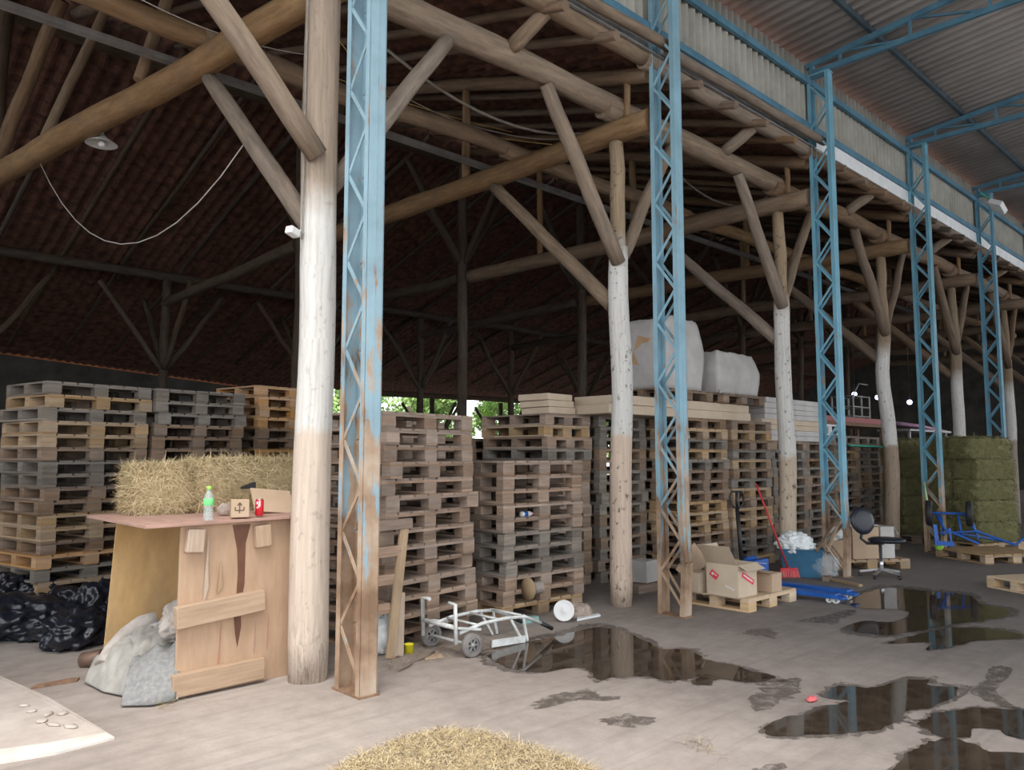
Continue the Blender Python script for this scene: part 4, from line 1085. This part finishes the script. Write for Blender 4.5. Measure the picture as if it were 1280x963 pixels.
# ------------------------------------------------------------------ pallet jack
j0 = gp(938, 724); 
t = thing('pallet_jack', 'blue hand pallet jack with black handle behind the cartons', 'pallet jack', (9.25, 5.05, 0), 0)
f1a, f1b = gp(976, 739), gp(1072, 751); f2a, f2b = gp(985, 752), gp(1030, 760)
def jl(v, z=None): return Vector((v[0]-9.25, v[1]-5.05, v[2] if z is None else z))
fd = (f1b-f1a).normalized(); fs = Vector((fd.y, -fd.x, 0))
tip1 = f1b; st = tip1-fd*1.15
for k, sgn in ((0, 0), (1, .36)):
    p0 = st+fs*sgn; p1 = tip1+fs*sgn
    bm = nb(); add_beam(bm, jl(p0, .085), jl(p1-fd*.08, .085), .16, .05); add_beam(bm, jl(p1-fd*.09, .08), jl(p1, .062), .14, .03); bevel(obj('fork', bm, M['royal'], t), .006)
    for d2 in (.10, .17):
        bm = nb(); add_wheel(bm, jl(p1-fd*d2, .036), fs, .036, .07, 14); obj('roller', bm, M['white'], t)
base = st+fs*.18
bm = nb(); add_beam(bm, jl(base-fd*.04, .22), jl(base+fd*.05, .22), .50, .30); add_beam(bm, jl(base-fd*.05, .40), jl(base-fd*.22, .16), .26, .05); bevel(obj('body', bm, M['royal'], t), .012)
bm = nb(); add_tube(bm, [jl(base-fd*.16, .16), jl(base-fd*.16, .42)], .045, 12); obj('hydraulic_ram', bm, M['black'], t)
hb = base-fd*.18; ht = hb-fd*.05
bm = nb(); add_tube(bm, [jl(hb, .25), jl(ht, .98)], .026, 10); obj('handle_bar', bm, M['black'], t)
sd = Vector((-cR.x, -cR.y, 0))
bm = nb(); add_tube(bm, [jl(ht, .98), jl(ht+sd*.075, 1.04), jl(ht+sd*.09, 1.14), jl(ht+sd*.06, 1.20), jl(ht-sd*.06, 1.20), jl(ht-sd*.09, 1.14), jl(ht-sd*.075, 1.04), jl(ht, .98)], .014, 8, False); obj('handle_loop', bm, M['black'], t)
bm = nb(); add_tube(bm, [jl(ht, .96), jl(ht, 1.2)], .02, 8); obj('control_lever', bm, M['black'], t)
for s in (-.07, .07):
    bm = nb(); add_wheel(bm, jl(hb+fs*s, .085), fs, .085, .05, 18); obj('wheel', bm, M['black_rubber'], t)

# ------------------------------------------------------------------ broom, bin, sticks
p = gp(986, 722); top = at(945, 605, 1, p.y+.28)
t = thing('broom', 'red-handled broom leaning against the pallets beside the blue bin', 'broom', (p.x, p.y, 0))
bm = nb(); add_tube(bm, [(0, 0, .11), tuple(top-p)], .0135, 8); obj('handle', bm, M['red'], t)
hm = Matrix.Rotation(YAW-PI/2, 3, 'Z')
bm = nb(); add_box(bm, (0, 0, .105), (.24, .06, .045), hm); obj('head', bm, M['red'], t)
bm = nb()
for i in range(110):
    x_, y_ = rnd.uniform(-.115, .115), rnd.uniform(-.03, .03); add_beam(bm, hm @ Vector((x_, y_, .09)), hm @ Vector((x_*1.15, y_*1.9, .003)), .014, .014)
obj('bristles', bm, M['pink'], t, kind='stuff')
pa, pc = gp(974, 722), gp(1032, 725)
bd_ = (pc-pa); bl_ = bd_.length; by = math.atan2(bd_.y, bd_.x); bu = Vector((-math.sin(by), math.cos(by), 0))
bcn = (pa+pc)/2+bu*.24
t = thing('rubbish_bin', 'petrol blue plastic tub filled with plastic rubbish at the spotted post', 'bin', (bcn.x, bcn.y, 0), by)
bm = nb(); L0, W0, H0 = bl_*.44, .17, .36
def ring(z, k): return [bm.verts.new((sx*(L0*k), sy*(W0*k), z)) for sx, sy in ((-1, -1), (1, -1), (1, 1), (-1, 1))]
rs = [ring(0, .9), ring(H0, 1.08), ring(H0, 1.14), ring(H0+.02, 1.14), ring(H0+.02, 1.05), ring(.02, .86)]
bm.faces.new(rs[0]); bm.faces.new(rs[-1])
for a, b2 in zip(rs, rs[1:]):
    for i in range(4): bm.faces.new((a[i], a[(i+1) % 4], b2[(i+1) % 4], b2[i]))
bevel(obj('tub', bm, M['bin'], t), .015, 3)
o = lump('plastic_bag', .26, .17, .30, M['white_film'], 'white and aqua plastic bag heaped in the blue tub', 'bag', (bcn.x-.08, bcn.y+.05, .32), 12, .2, 2.4, 5, by, crease=.35)
o = lump('plastic_film', .20, .10, .34, M['film'], 'clear plastic film hanging over the front of the blue tub', 'plastic film', (bcn.x+.02, bcn.y-.30, .02), 17, .2, 2.4, 4, by, crease=.4)
sticks = [((1020, 690), (1052, 640), .35, .62, 'brown stick leaning from the tub to the bent blue column', 'log'), ((1033, 684), (1060, 722), .45, .02, 'short slat slanting down to the bent column foot', 'plank'), ((1034, 690), (1050, 650), .30, .6, 'pale slat leaning beside the brown stick at the bent column', 'p_tan')]
for (pa_, pb_, za, zb, lab, mk) in sticks:
    A_ = depth(pa_[0], pa_[1], 10.75); B_ = depth(pb_[0], pb_[1], 10.95)
    bm = nb(); c_ = (A_+B_)/2; add_beam(bm, A_-c_, B_-c_, .035, .02); mono('stick', bm, M[mk], lab, 'stick', c_)
A_, B_ = gp(1030, 724), gp(1076, 734); bm = nb(); c_ = (A_+B_)/2; add_beam(bm, A_-c_, B_-c_, .06, .03); mono('stick', bm, M['p_tan'], 'long yellowish batten lying on the wet floor before the bent column', 'stick', c_+Vector((0, 0, .018)))
A_ = gp(1040, 728); bm = nb(); add_box(bm, (0, 0, .03), (.16, .09, .06)); mono('timber_block', bm, M['p_brown'], 'small timber offcut under the yellowish batten end', 'block', A_+Vector((.06, .1, .001)), rotz=.3)

# ------------------------------------------------------------------ swivel chair
p = gp(1102, 722)
t = thing('swivel_chair', 'black armless swivel chair on a chrome star base at the puddle edge', 'chair', (p.x, p.y, 0), YAW-PI/2)   # local +x = right in the photo
bm = nb()
prof = [(0, .0), (.20, .0), (.235, .02), (.235, .045), (.2, .06), (0, .055)]
add_lathe(bm, prof, 28, Matrix.Translation((.09, 0, .47))); obj('seat', bm, M['navy'], t)
bm = nb()
mb_ = Matrix.Translation((-.22, .03, .76)) @ Vector((.30, -.93, .16)).to_track_quat('Z', 'Y').to_matrix().to_4x4()
add_lathe(bm, [(0, .035), (.13, .033), (.185, .02), (.198, 0), (.185, -.02), (.11, -.03), (0, -.03)], 28, mb_)
for v in bm.verts: v.co.z = .76+(v.co.z-.76)*.95
obj('backrest', bm, M['navy'], t)
bm = nb(); add_tube(bm, [(-.22, .03, .68), (-.25, .02, .52), (-.18, .01, .46), (.05, 0, .46)], .022, 8); obj('back_bracket', bm, M['black'], t)
bm = nb(); add_lathe(bm, [(0, .47), (.022, .47), (.022, .25), (.03, .25), (.03, .09), (0, .09)], 16); obj('gas_column', bm, M['chrome'], t)
for i in range(5):
    a = 2*PI*i/5+.2; d = Vector((math.cos(a), math.sin(a), 0))
    bm = nb(); add_beam(bm, d*.02+Vector((0, 0, .11)), d*.27+Vector((0, 0, .07)), .04, .025); lg_ = obj('star_leg', bm, M['chrome'], t)
    bm = nb(); add_wheel(bm, d*.27+Vector((0, 0, .027)), (-d.y, d.x, 0), .027, .03, 12); obj('castor', bm, M['black'], lg_)
# ------------------------------------------------------------------ cartons behind the chair on pallets
pallet(pm('p_tan', 1.2, .8), (12.05, 5.12, .001), (0, 0, R(-35)), 'tan pallet under the cartons behind the swivel chair', 'pallets on the open floor')
pl = Vector((12.05, 5.12, ZP)); aa = R(-35)
def onp(u, v): return (pl.x+u*math.cos(aa)-v*math.sin(aa), pl.y+u*math.sin(aa)+v*math.cos(aa), ZP)
carton('small_carton', .26, .3, .27, 'plain brown carton under the plastic film, left behind the swivel chair', onp(-.45, -.16), aa)
carton('tall_carton', .42, .4, .46, 'larger tan carton directly behind the swivel chair seat', onp(-.06, -.15), aa, 'carton', (('b', 60, .1),))
carton('tall_carton', .22, .36, .46, 'greyish narrow carton with torn flap at the foot of the curved post', onp(.30, -.15), aa, 'carton_grey', (('r', -60, .14),))
o = lump('plastic_film', .20, .16, .20, M['white_film'], 'crumpled clear film heaped on the plain brown carton', 'plastic film', Vector(onp(-.45, -.16))+Vector((0, 0, .27)), 21, .2, 2.3, 4, crease=.3)
p = gp(1047, 697); bm = nb(); add_lathe(bm, [(0, -.07), (.03, -.07), (.03, .05), (.012, .075), (0, .075)], 14, Euler((R(80), 0, R(30))).to_matrix().to_4x4()); mono('red_bottle', bm, M['red'], 'small red container lying at the bent column foot', 'bottle', (11.02, 5.15, .045))
# ------------------------------------------------------------------ upturned blue hand truck on pallets
pallet(pm('p_tan', 1.2, 1.0), (14.35, 3.95, .001), (0, 0, R(-30)), 'tan pallet under the upturned blue hand truck', 'pallets on the open floor')
t = thing('hand_truck', 'blue hand truck lying upturned with both black tyres in the air', 'hand truck', (13.76, 4.31, .147), YAW-PI/2)  # local x = right in the photo, y = away
RB = M['royal']; k_ = 13.0/979.0
def hl(px_, py_, y=0.0): return Vector(((px_-1185)*k_, y, (708-py_)*k_-.0))
wz1, wz2 = hl(1160, 663, .05), hl(1206, 664, .0)
for c in (wz1, wz2):
    bm = nb(); add_wheel(bm, c, (.86, -.5, 0), .20, .10, 28); wh = obj('tyre', bm, M['black_rubber'], t)
    bm = nb(); add_hub(bm, c, (.86, -.5, 0), .19, .08, 5); obj('hub', bm, M['galv'], wh)
def tb(pts, r=.018, nm='tube'): 
    b = nb(); add_tube(b, pts, r, 8); obj(nm, b, RB, t)
tb([wz1, wz2], .02, 'axle')
tb([wz1+Vector((.1, 0, 0)), hl(1172, 682, -.1), hl(1210, 698, -.12), hl(1214, 690, 0), hl(1206, 664)], .02, 'frame_rail')
tb([hl(1200, 664, 0), hl(1210, 684, -.05), hl(1250, 699, -.2), hl(1264, 686, -.25)], .022, 'frame_rail')
tb([hl(1172, 682, -.1), hl(1195, 688, .1), hl(1250, 697, .1)], .018, 'frame_rail')
for x_ in (1172, 1193): tb([hl(x_, 666), hl(x_, 690, -.05)], .018, 'stay')
tb([hl(1165, 686, -.12), hl(1215, 684, -.05)], .015, 'cross_bar')
bm = nb()
a4 = [hl(1158, 676, -.1), hl(1163, 676, -.1), hl(1163, 700, -.15), hl(1158, 700, -.15)]
add_beam(bm, hl(1160, 676, -.1), hl(1160, 700, -.14), .06, .02, (0, 1, 0)); add_beam(bm, hl(1160, 697, -.14), hl(1180, 699, -.14), .02, .07); add_beam(bm, hl(1177, 680, -.1), hl(1177, 698, -.14), .03, .02, (0, 1, 0)); obj('toe_plate', bm, RB, t)
p = hl(1170, 693, .05)
q = Vector((13.76, 4.31, .147))
rx = Matrix.Rotation(YAW-PI/2, 3, 'Z') @ p
bm = nb(); bmesh.ops.create_uvsphere(bm, u_segments=16, v_segments=10, radius=.065)
for f in bm.faces: f.smooth = True
mono('green_ball', bm, M['lime'], 'lime green ball lodged behind the toe plate of the blue hand truck', 'ball', (q.x+rx.x, q.y+rx.y, .147+.07))
A_ = depth(1163, 655, 13.2); A2 = depth(1155, 603, 13.6); bm = nb(); c_ = (A_+A2)/2; add_tube(bm, [A_-c_, A2-c_], .018, 8); mono('green_stick', bm, M['pale_green'], 'thin pale green pole leaning at the blue column before the hay', 'pole', c_)

# ------------------------------------------------------------------ green hay stack
hb_ = bale_mesh('hay_bale', 1.0, .5, .355, 3500, [M['hay'], M['hay'], M['hay']], 21, .10, .003, .05)
pallet(pm('p_tan', 1.2, 1.0), (15.9, 4.62, .001), (0, 0, R(-20)), 'tan pallet under the front of the green hay stack', 'pallets on the open floor')
pallet(pm('p_brown', 1.2, 1.0), (16.55, 5.85, .001), (0, 0, R(-20)), 'brown pallet under the dark rear of the green hay stack', 'pallets on the open floor')
names = ['front right', 'front left', 'rear right', 'rear left']
hy = R(-20); hu = Vector((math.cos(hy), math.sin(hy), 0)); hv = Vector((-math.sin(hy), math.cos(hy), 0))
c0_ = Vector((15.9, 4.62, 0))
lev = ['bottom', 'second', 'third', 'fourth', 'top']
for l_ in range(5):
    for s_, (du, dv, nm, n_) in enumerate(((-.02, -.25, 'front', 5), (-.02, .28, 'middle', 5), (.19, 1.38, 'rear', 5))):
        if l_ >= n_: continue
        pp = c0_+hu*(du+rnd.uniform(-.03, .03)-(.10 if l_ == 4 else 0))+hv*(dv+rnd.uniform(-.015, .015)); 
        o = inst('hay_bale', hb_, None, (pp.x, pp.y, ZP+.19+.362*l_), (0, 0, hy+R(rnd.uniform(-2, 2)+(180 if l_ % 2 else 0))))
        tag(o, 'green hay bale, %s layer of the %s column of the hay stack' % (lev[l_], nm), 'bale', 'green hay bales')
pallet(pm('p_new', 1.0, .8), gp(1288, 742)+Vector((.35, -.1, .001)), (0, 0, R(-30)), 'pale pallet corner on the open floor at the right photo edge', 'pallets on the open floor')

# ------------------------------------------------------------------ dim things far back
t = thing('steel_bar_bundle', 'bundle of red steel bars lying high behind the dark pallet stack', 'bars', (18.2, 7.9, 2.4))
for i in range(5):
    bm = nb(); add_box(bm, (-.3, -.25+.11*i, .07), (3.6, .09, .12)); obj('bar', bm, M['red_steel'], t)
for i in range(5):
    pass
bm = nb()
for xx in (16.6, 19.6):
    for yy in (7.6, 8.2): add_beam(bm, (xx, yy, 0), (xx, yy, 2.4), .08, .08, (0, 1, 0))
add_box(bm, (18.1, 7.9, 2.36), (3.6, .8, .07)); 
mono('storage_rack', bm, M['rust'], 'dark storage rack holding the red steel bars', 'rack')
for i in range(3):
    bm = nb(); add_tube(bm, [(20.6, 7.55+.14*i, 2.46+.02*i), (22.0, 7.5+.14*i, 2.42), (23.6, 7.4+.14*i, 2.3)], .05, 10)
    mono('plastic_pipe', bm, M['mauve'], '%s mauve plastic pipe right of the curved post' % ['front', 'middle', 'rear'][i], 'pipe', group='mauve pipes')
bm = nb()
for xx in (20.8, 23.4):
    for yy in (7.4, 8.0): add_beam(bm, (xx, yy, 0), (xx, yy, 2.3), .06, .06, (0, 1, 0))
add_box(bm, (22.1, 7.7, 2.30), (3.0, .8, .05)); mono('storage_rack', bm, M['galv'], 'pale rack carrying the mauve pipes', 'rack')
t = thing('wire_crate', 'pale wire crate frame on top of the red bars', 'crate', (18.6, 7.9, 2.54))
for z in (.03, .25, .5):
    bm = nb(); add_tube(bm, [(-.45, -.25, z), (.45, -.25, z), (.45, .25, z), (-.45, .25, z), (-.45, -.25, z)], .018, 6, False); obj('wire_ring', bm, M['galv'], t)
for x_, y_ in ((-.45, -.25), (.45, -.25), (0, -.25), (.45, .25), (-.45, .25)):
    bm = nb(); add_beam(bm, (x_, y_, 0), (x_, y_, .52), .03, .03, (0, 1, 0)); obj('wire_upright', bm, M['galv'], t)
bm = nb(); add_tube(bm, [(-.45, -.25, .5), (-.1, -.25, .8), (.4, -.25, .8)], .015, 6); obj('lid_bar', bm, M['galv'], t)
for i in range(3):
    bm = nb()
    for z in (.02, .2): add_beam(bm, (-.5, 0, z), (.5, 0, z), .06, .03)
    for x_ in (-.5, -.15, .2, .5): add_beam(bm, (x_, 0, 0), (x_, 0, .22), .06, .03, (0, 1, 0))
    mono('white_lattice', bm, M['white_and_lit'], '%s white frame lying on the dark pallets left of the curved post' % ['front', 'middle', 'rear'][i], 'frame', (15.0+.1*i, 6.75+.3*i, 2.04), 'white frames')
A_, B_ = depth(1055, 557, 14.2), depth(1100, 559, 14.5); bm = nb(); c_ = (A_+B_)/2; add_beam(bm, A_-c_, B_-c_, .3, .03); mono('green_batten', bm, M['teal'], 'green painted board poking out of the dark pallet stack', 'board', c_)
for (px_, py_, lab) in ((1068, 493, 'left one of three lit lamps deep in the barn'), (1097, 497, 'middle one of three lit lamps, above the wire crate'), (1137, 503, 'right one of three lit lamps, beside the curved post')):
    p = depth(px_, py_, 24)
    t = thing('lamp', 'small bluish-white '+lab, 'lamp', p, 0, 'lit lamps in the barn')
    bm = nb(); bmesh.ops.create_uvsphere(bm, u_segments=14, v_segments=10, radius=.075); 
    for f in bm.faces: f.smooth = True
    obj('bulb', bm, M['lamp'], t)
    bm = nb(); add_tube(bm, [(0, 0, .1), (0, 0, z_tile(p.y)-p.z-.1)], .012, 6); obj('flex', bm, M['black'], t)

# ------------------------------------------------------------------ services on the barn frame
bm = nb(); ytr = 8.0; ztr = 5.69
for s_ in (-1, 1): add_beam(bm, (-4, ytr+s_*.05, ztr), (24, ytr+s_*.05, ztr), .004, .055)
x = -4
add_beam(bm, (-4, ytr, ztr-.027), (24, ytr, ztr-.027), .1, .004)
while x < 12:
    for s_ in (-1, 1): add_box(bm, (x, ytr+s_*.0525, ztr+.005), (.045, .003, .02))
    x += .09
mono('cable_tray', bm, M['galv'], 'long galvanised cable tray crossing the barn on the tie beams', 'cable tray')
def cable(pts, r, m, label, sag=0):
    P = []
    for i in range(len(pts)-1):
        a, b = Vector(pts[i]), Vector(pts[i+1])
        for j in range(12):
            t_ = j/12; q = a.lerp(b, t_); q.z -= sag*4*t_*(1-t_); P.append(q)
    P.append(Vector(pts[-1])); bm = nb(); add_tube(bm, P, r, 6); return mono('cable', bm, M[m], label, 'cable', group=None)
cable([at(484, 62, 1, 6.6), at(770, 158, 1, 6.6)], .017, 'rope', 'thick grey cable sagging between the rusty column and the knotty post', .42)
cable([at(850, 220, 1, 6.6), at(960, 245, 1, 6.6)], .015, 'rope', 'thick grey cable loop right of the second blue column', .3)
cable([at(385, -8, 1, 7.6), at(500, 150, 1, 7.6), at(740, 185, 1, 7.6)], .007, 'ywire', 'upper yellow wire strung along the tie beams', .05)
cable([at(130, 0, 1, 8.6), at(400, 90, 1, 8.6), at(640, 165, 1, 8.6)], .008, 'ywire', 'lower yellow wire crossing behind the thick post', .06)
cable([at(170, -4, 1, 7.0), at(400, 70, 1, 7.0)], .005, 'cobweb', 'thin pale wire above the tie beam at the thick post', .1)
cable([at(500, 118, 1, 7.8), at(620, 165, 1, 7.8), at(720, 172, 1, 7.8)], .006, 'cobweb', 'thin dusty wire under the grey sagging cable', .06)
cable([(2.27, 11.0, 5.34), (2.96, 6.6, 4.46)], .006, 'cobweb', 'slack cobwebbed wire hanging in the dark left of the thick post', 1.0)
p1c = [(PX[0]-.148, PY[0]-.03, z) for z in (5.4, 4.6, 3.9, 3.3)]
cable(p1c, .008, 'rope', 'thin dark cable clipped down the left side of the thick post')
p = at(366, 290, 1, PY[0]-.05)
t = thing('flood_lamp', 'small white floodlight fixed to the thick whitewashed post', 'lamp', p)
bm = nb(); add_box(bm, (0, 0, 0), (.10, .07, .06), Euler((0, R(12), R(20))).to_matrix()); bevel(obj('lamp_head', bm, M['white'], t), .01)
bm = nb(); add_tube(bm, [(.04, 0, 0), (.07, .02, .03), (PX[0]-.13-p.x, .03, .01)], .009, 6); obj('bracket', bm, M['white_steel'], t)
p = at(127, 180, 1, 9.7)
t = thing('dish_lamp', 'white enamel dish lamp hanging under the skewed tie beam', 'lamp', p)
bm = nb(); add_lathe(bm, [(.02, .11), (.04, .10), (.06, .07), (.17, 0), (.175, -.005), (.165, -.002), (.05, .06), (0, .07)], 28); obj('shade', bm, M['white'], t)
bm = nb(); bmesh.ops.create_uvsphere(bm, u_segments=12, v_segments=8, radius=.04); obj('bulb', bm, M['white'], t)
bm = nb(); add_tube(bm, [(0, 0, .1), (0, 0, .22)], .02, 8); obj('holder', bm, M['galv'], t)
p = at(1247, 258, 1, 4.3)
t = thing('canopy_lamp', 'pale box lamp tilted on the canopy truss above the hay', 'lamp', p)
bm = nb(); add_box(bm, (0, 0, 0), (.34, .26, .10), Euler((R(30), R(20), 0)).to_matrix()); bevel(obj('lamp_head', bm, M['white_and_lit'], t), .01)
bm = nb(); add_beam(bm, (0, 0, .05), (-.15, .25, .3), .03, .03); obj('bracket', bm, M['teal'], t)

# ------------------------------------------------------------------ slabs and puddles
bm = nb(); pts = [gp(*q)[:2] for q in ((-40, 835), (0, 853), (60, 880), (132, 919), (60, 932), (-40, 952))]; add_prism(bm, list(reversed(pts)), -.05, .012); struct('floor_slab', bm, M['slab'])
bm = nb(); pts = [gp(*q)[:2] for q in ((132, 919), (143, 925), (70, 944), (-60, 966), (-60, 948), (60, 932))]; add_prism(bm, list(reversed(pts)), -.05, .014); struct('floor_strip', bm, M['slab_edge'])
bm = nb(); pts = [gp(*q)[:2] for q in ((-40, 829), (0, 848), (60, 875), (143, 925), (132, 919), (60, 880), (0, 853), (-40, 835))]; add_prism(bm, list(reversed(pts)), -.05, .018); struct('floor_kerb', bm, M['slab'])
for i, (px_, py_) in enumerate(((40, 893), (52, 905), (66, 910), (78, 896), (60, 897), (88, 912), (30, 886))):
    q = gp(px_, py_); lump('rubble', .03+.012*(i % 3), .022+.01*(i % 2), .018, M['slab'], 'pale concrete chip on the broken left slab, %s of the chips' % ORD[i], 'rubble', (q.x, q.y, .012), i*2.2, .35, 2, 2, i)
    bpy.context.scene.objects[-1]['group'] = 'concrete chips'
def z8(l): return [(600+x/1.882, 740+y/1.882) for x, y in l]
PUD = [
 ('puddle', 'large dark puddle in front of the knotty post, mirroring it', [(22, 152), (60, 135), (100, 122), (150, 112), (190, 105), (235, 92), (280, 85), (330, 92), (370, 108), (400, 122), (430, 135), (490, 138), (530, 160), (600, 175), (640, 188), (690, 200), (650, 213), (600, 210), (560, 203), (520, 200), (480, 206), (440, 210), (400, 203), (330, 200), (280, 208), (262, 192), (230, 178), (150, 190), (90, 185), (40, 170)]),
 ('damp', 'narrow damp patch below the large puddle, pointing left', [(120, 272), (160, 245), (230, 232), (270, 232), (270, 245), (318, 248), (300, 258), (240, 256), (180, 268), (140, 276)]),
 ('damp', 'small oval damp patch in the middle of the dry concrete', [(280, 300), (330, 288), (380, 290), (395, 305), (350, 316), (300, 312)]),
 ('damp', 'ragged damp patch right of the large puddle', [(640, 240), (660, 222), (720, 205), (755, 210), (740, 235), (710, 260), (670, 278), (650, 280), (640, 262)]),
 ('puddle', 'wide shallow puddle at the lower right mirroring blue steel', [(675, 318), (720, 295), (760, 290), (790, 272), (850, 265), (870, 258), (810, 250), (805, 240), (850, 222), (930, 225), (985, 212), (1050, 208), (1060, 220), (1120, 228), (1110, 250), (1050, 275), (1000, 285), (975, 315), (900, 330), (830, 335), (740, 340), (690, 338)]),
 ('puddle', 'dark puddle cut by the bottom right corner', [(980, 440), (1010, 380), (1060, 355), (1130, 350), (1200, 375), (1300, 385), (1300, 440)]),
 ('puddle', 'puddle with floating crumbs at the right edge above the corner puddle', [(1030, 310), (1060, 292), (1120, 280), (1200, 275), (1300, 290), (1300, 345), (1240, 340), (1220, 325), (1160, 322), (1150, 345), (1080, 340), (1050, 325)]),
 ('puddle', 'long puddle in front of the swivel chair, mirroring it', [(860, 85), (900, 70), (960, 72), (1000, 62), (1000, 45), (900, 40), (870, 28), (900, 6), (960, -8), (1060, 0), (1150, 10), (1180, 30), (1240, 42), (1230, 60), (1130, 75), (1060, 88), (960, 102), (900, 98)]),
 ('puddle', 'streaky puddle below the long chair puddle', [(960, 122), (1040, 100), (1130, 85), (1250, 95), (1290, 110), (1180, 115), (1120, 128), (1050, 138), (1060, 120)]),
 ('damp', 'thin damp streak before the fresh pallet', [(615, 98), (660, 88), (700, 95), (690, 108), (650, 103)]),
 ('damp', 'long thin damp streak running from the cartons to the chair puddle', [(745, 70), (800, 58), (870, 42), (880, 52), (850, 64), (830, 75)]),
 ('damp', 'winding damp trail down the right side of the floor', [(1165, 245), (1180, 210), (1210, 175), (1250, 178), (1245, 200), (1215, 230), (1245, 262), (1290, 280), (1230, 272)]),
 ('damp', 'little damp spot at the bottom of the photo', [(640, 418), (690, 408), (720, 418), (700, 430), (650, 430)]),
 ('puddle', 'little round puddle tucked under the large puddle tail', [(500, 212), (530, 196), (558, 205), (545, 220), (510, 219)]),
]
for kd, lab, l in PUD+[('damp', 'damp rim around the '+lb.split(',')[0], [(sum(p[0] for p in ll)/len(ll)+(x_-sum(p[0] for p in ll)/len(ll))*1.09, sum(p[1] for p in ll)/len(ll)+(y_-sum(p[1] for p in ll)/len(ll))*1.14) for x_, y_ in ll]) for k2, lb, ll in PUD if k2 == 'puddle']:
    w = [gp(a, b) for a, b in z8(l)]
    c = sum(w, Vector())/len(w); pts = []
    n = len(w)
    for i in range(n):                                   # smooth closed curve with a ragged rim
        p0, p1, p2, p3 = w[i-1], w[i], w[(i+1) % n], w[(i+2) % n]
        for j in range(14):
            t_ = j/14
            q = .5*((2*p1)+(p2-p0)*t_+(2*p0-5*p1+4*p2-p3)*t_*t_+(3*p1-p0-3*p2+p3)*t_**3)
            r_ = (q-c); k1 = (noise.noise(q*5)*.035+noise.noise(q*14)*.03+noise.noise(q*38)*.018)*(1 if kd == 'puddle' else 1.9)
            pts.append(q+r_.normalized()*k1)
    bm = nb(); top = [bm.verts.new((q.x-c.x, q.y-c.y, .004 if kd == 'puddle' else .002)) for q in pts]
    f = bm.faces.new(top); bmesh.ops.triangulate(bm, faces=[f])
    o = mono('puddle' if kd == 'puddle' else 'damp_patch', bm, M[kd], lab, 'puddle' if kd == 'puddle' else 'damp patch', c, 'puddles' if kd == 'puddle' else 'damp patches')
p = gp(1015, 877); lump('wrapper', .05, .03, .03, M['pink'], 'crumpled pink wrapper on the floor beside the wide puddle', 'wrapper', (p.x, p.y, .003), 3, .3, 2.5, 3)

# ------------------------------------------------------------------ greenery behind the barn
def tree_mesh(seed, n, rx, rz):
    r = random.Random(seed); verts = []; faces = []
    blobs = [(Vector((r.uniform(-rx, rx), r.uniform(-rx*.6, rx*.6), r.uniform(.2, 1)*rz)), r.uniform(.6, 1.2)) for _ in range(12)]
    for _ in range(n):
        c, rad = r.choice(blobs); d = Vector((r.gauss(0, 1), r.gauss(0, 1), r.gauss(0, 1))).normalized()*rad*r.uniform(.6, 1.05)
        p = c+d; a = Vector((r.uniform(-1, 1), r.uniform(-1, 1), r.uniform(-1, 1))).normalized(); b = a.orthogonal().normalized(); s = r.uniform(.09, .2)
        i = len(verts); verts += [tuple(p-a*s), tuple(p+b*s*.45), tuple(p+a*s), tuple(p-b*s*.45)]; faces.append((i, i+1, i+2, i+3))
    me = bpy.data.meshes.new('foliage'); me.from_pydata(verts, [], faces); me.materials.append(M['leaf']); return me
tm = [tree_mesh(i, 7000, 2.9, 4.6) for i in range(2)]
for i, x in enumerate((13, 19, 25, 31, 37, 43)):
    t = thing('tree', 'leafy green tree seen through the far gap, %s from the left' % ORD[i], 'tree', (x+rnd.uniform(-.5, .5), 33+rnd.uniform(-1, 2), 0), rnd.uniform(0, 6), 'trees behind the barn')
    inst('foliage', tm[i % 2], t, (0, 0, .5))
    bm = nb(); add_log(bm, (0, 0, 0), (.1, 0, 3.4), .16, .08); obj('trunk', bm, M['bark'], t)

# ------------------------------------------------------------------ light, camera
w = bpy.data.worlds.new('overcast'); bpy.context.scene.world = w; w.use_nodes = True
bg = w.node_tree.nodes['Background']; bg.inputs[0].default_value = (.93, .97, 1.0, 1); bg.inputs[1].default_value = 2.9
s = bpy.data.lights.new('hazy_sun', 'SUN'); s.energy = 4.2; s.angle = R(35); s.color = (1, .93, .84)
so = bpy.data.objects.new('hazy_sun', s); C.objects.link(so)
so.rotation_euler = Vector((.30, .24, -.92)).to_track_quat('-Z', 'Y').to_euler()
cam = bpy.data.cameras.new('camera'); cam.sensor_fit = 'HORIZONTAL'; cam.sensor_width = 36; cam.lens = 36*FPX/1280; cam.clip_end = 300
co = bpy.data.objects.new('camera', cam); C.objects.link(co)
co.matrix_world = Matrix.Translation(cO) @ Matrix((cR, cU, -cF)).transposed().to_4x4()
sc = bpy.context.scene; sc.camera = co
sc.view_settings.view_transform = 'Standard'; sc.view_settings.look = 'None'; sc.view_settings.gamma = 1; sc.view_settings.use_curve_mapping = False
sc.view_settings.exposure = 0.0
sc.cycles.use_denoising = True; sc.cycles.max_bounces = 8; sc.cycles.diffuse_bounces = 5; sc.cycles.glossy_bounces = 3; sc.cycles.transparent_max_bounces = 8
sc.cycles.sample_clamp_indirect = 6
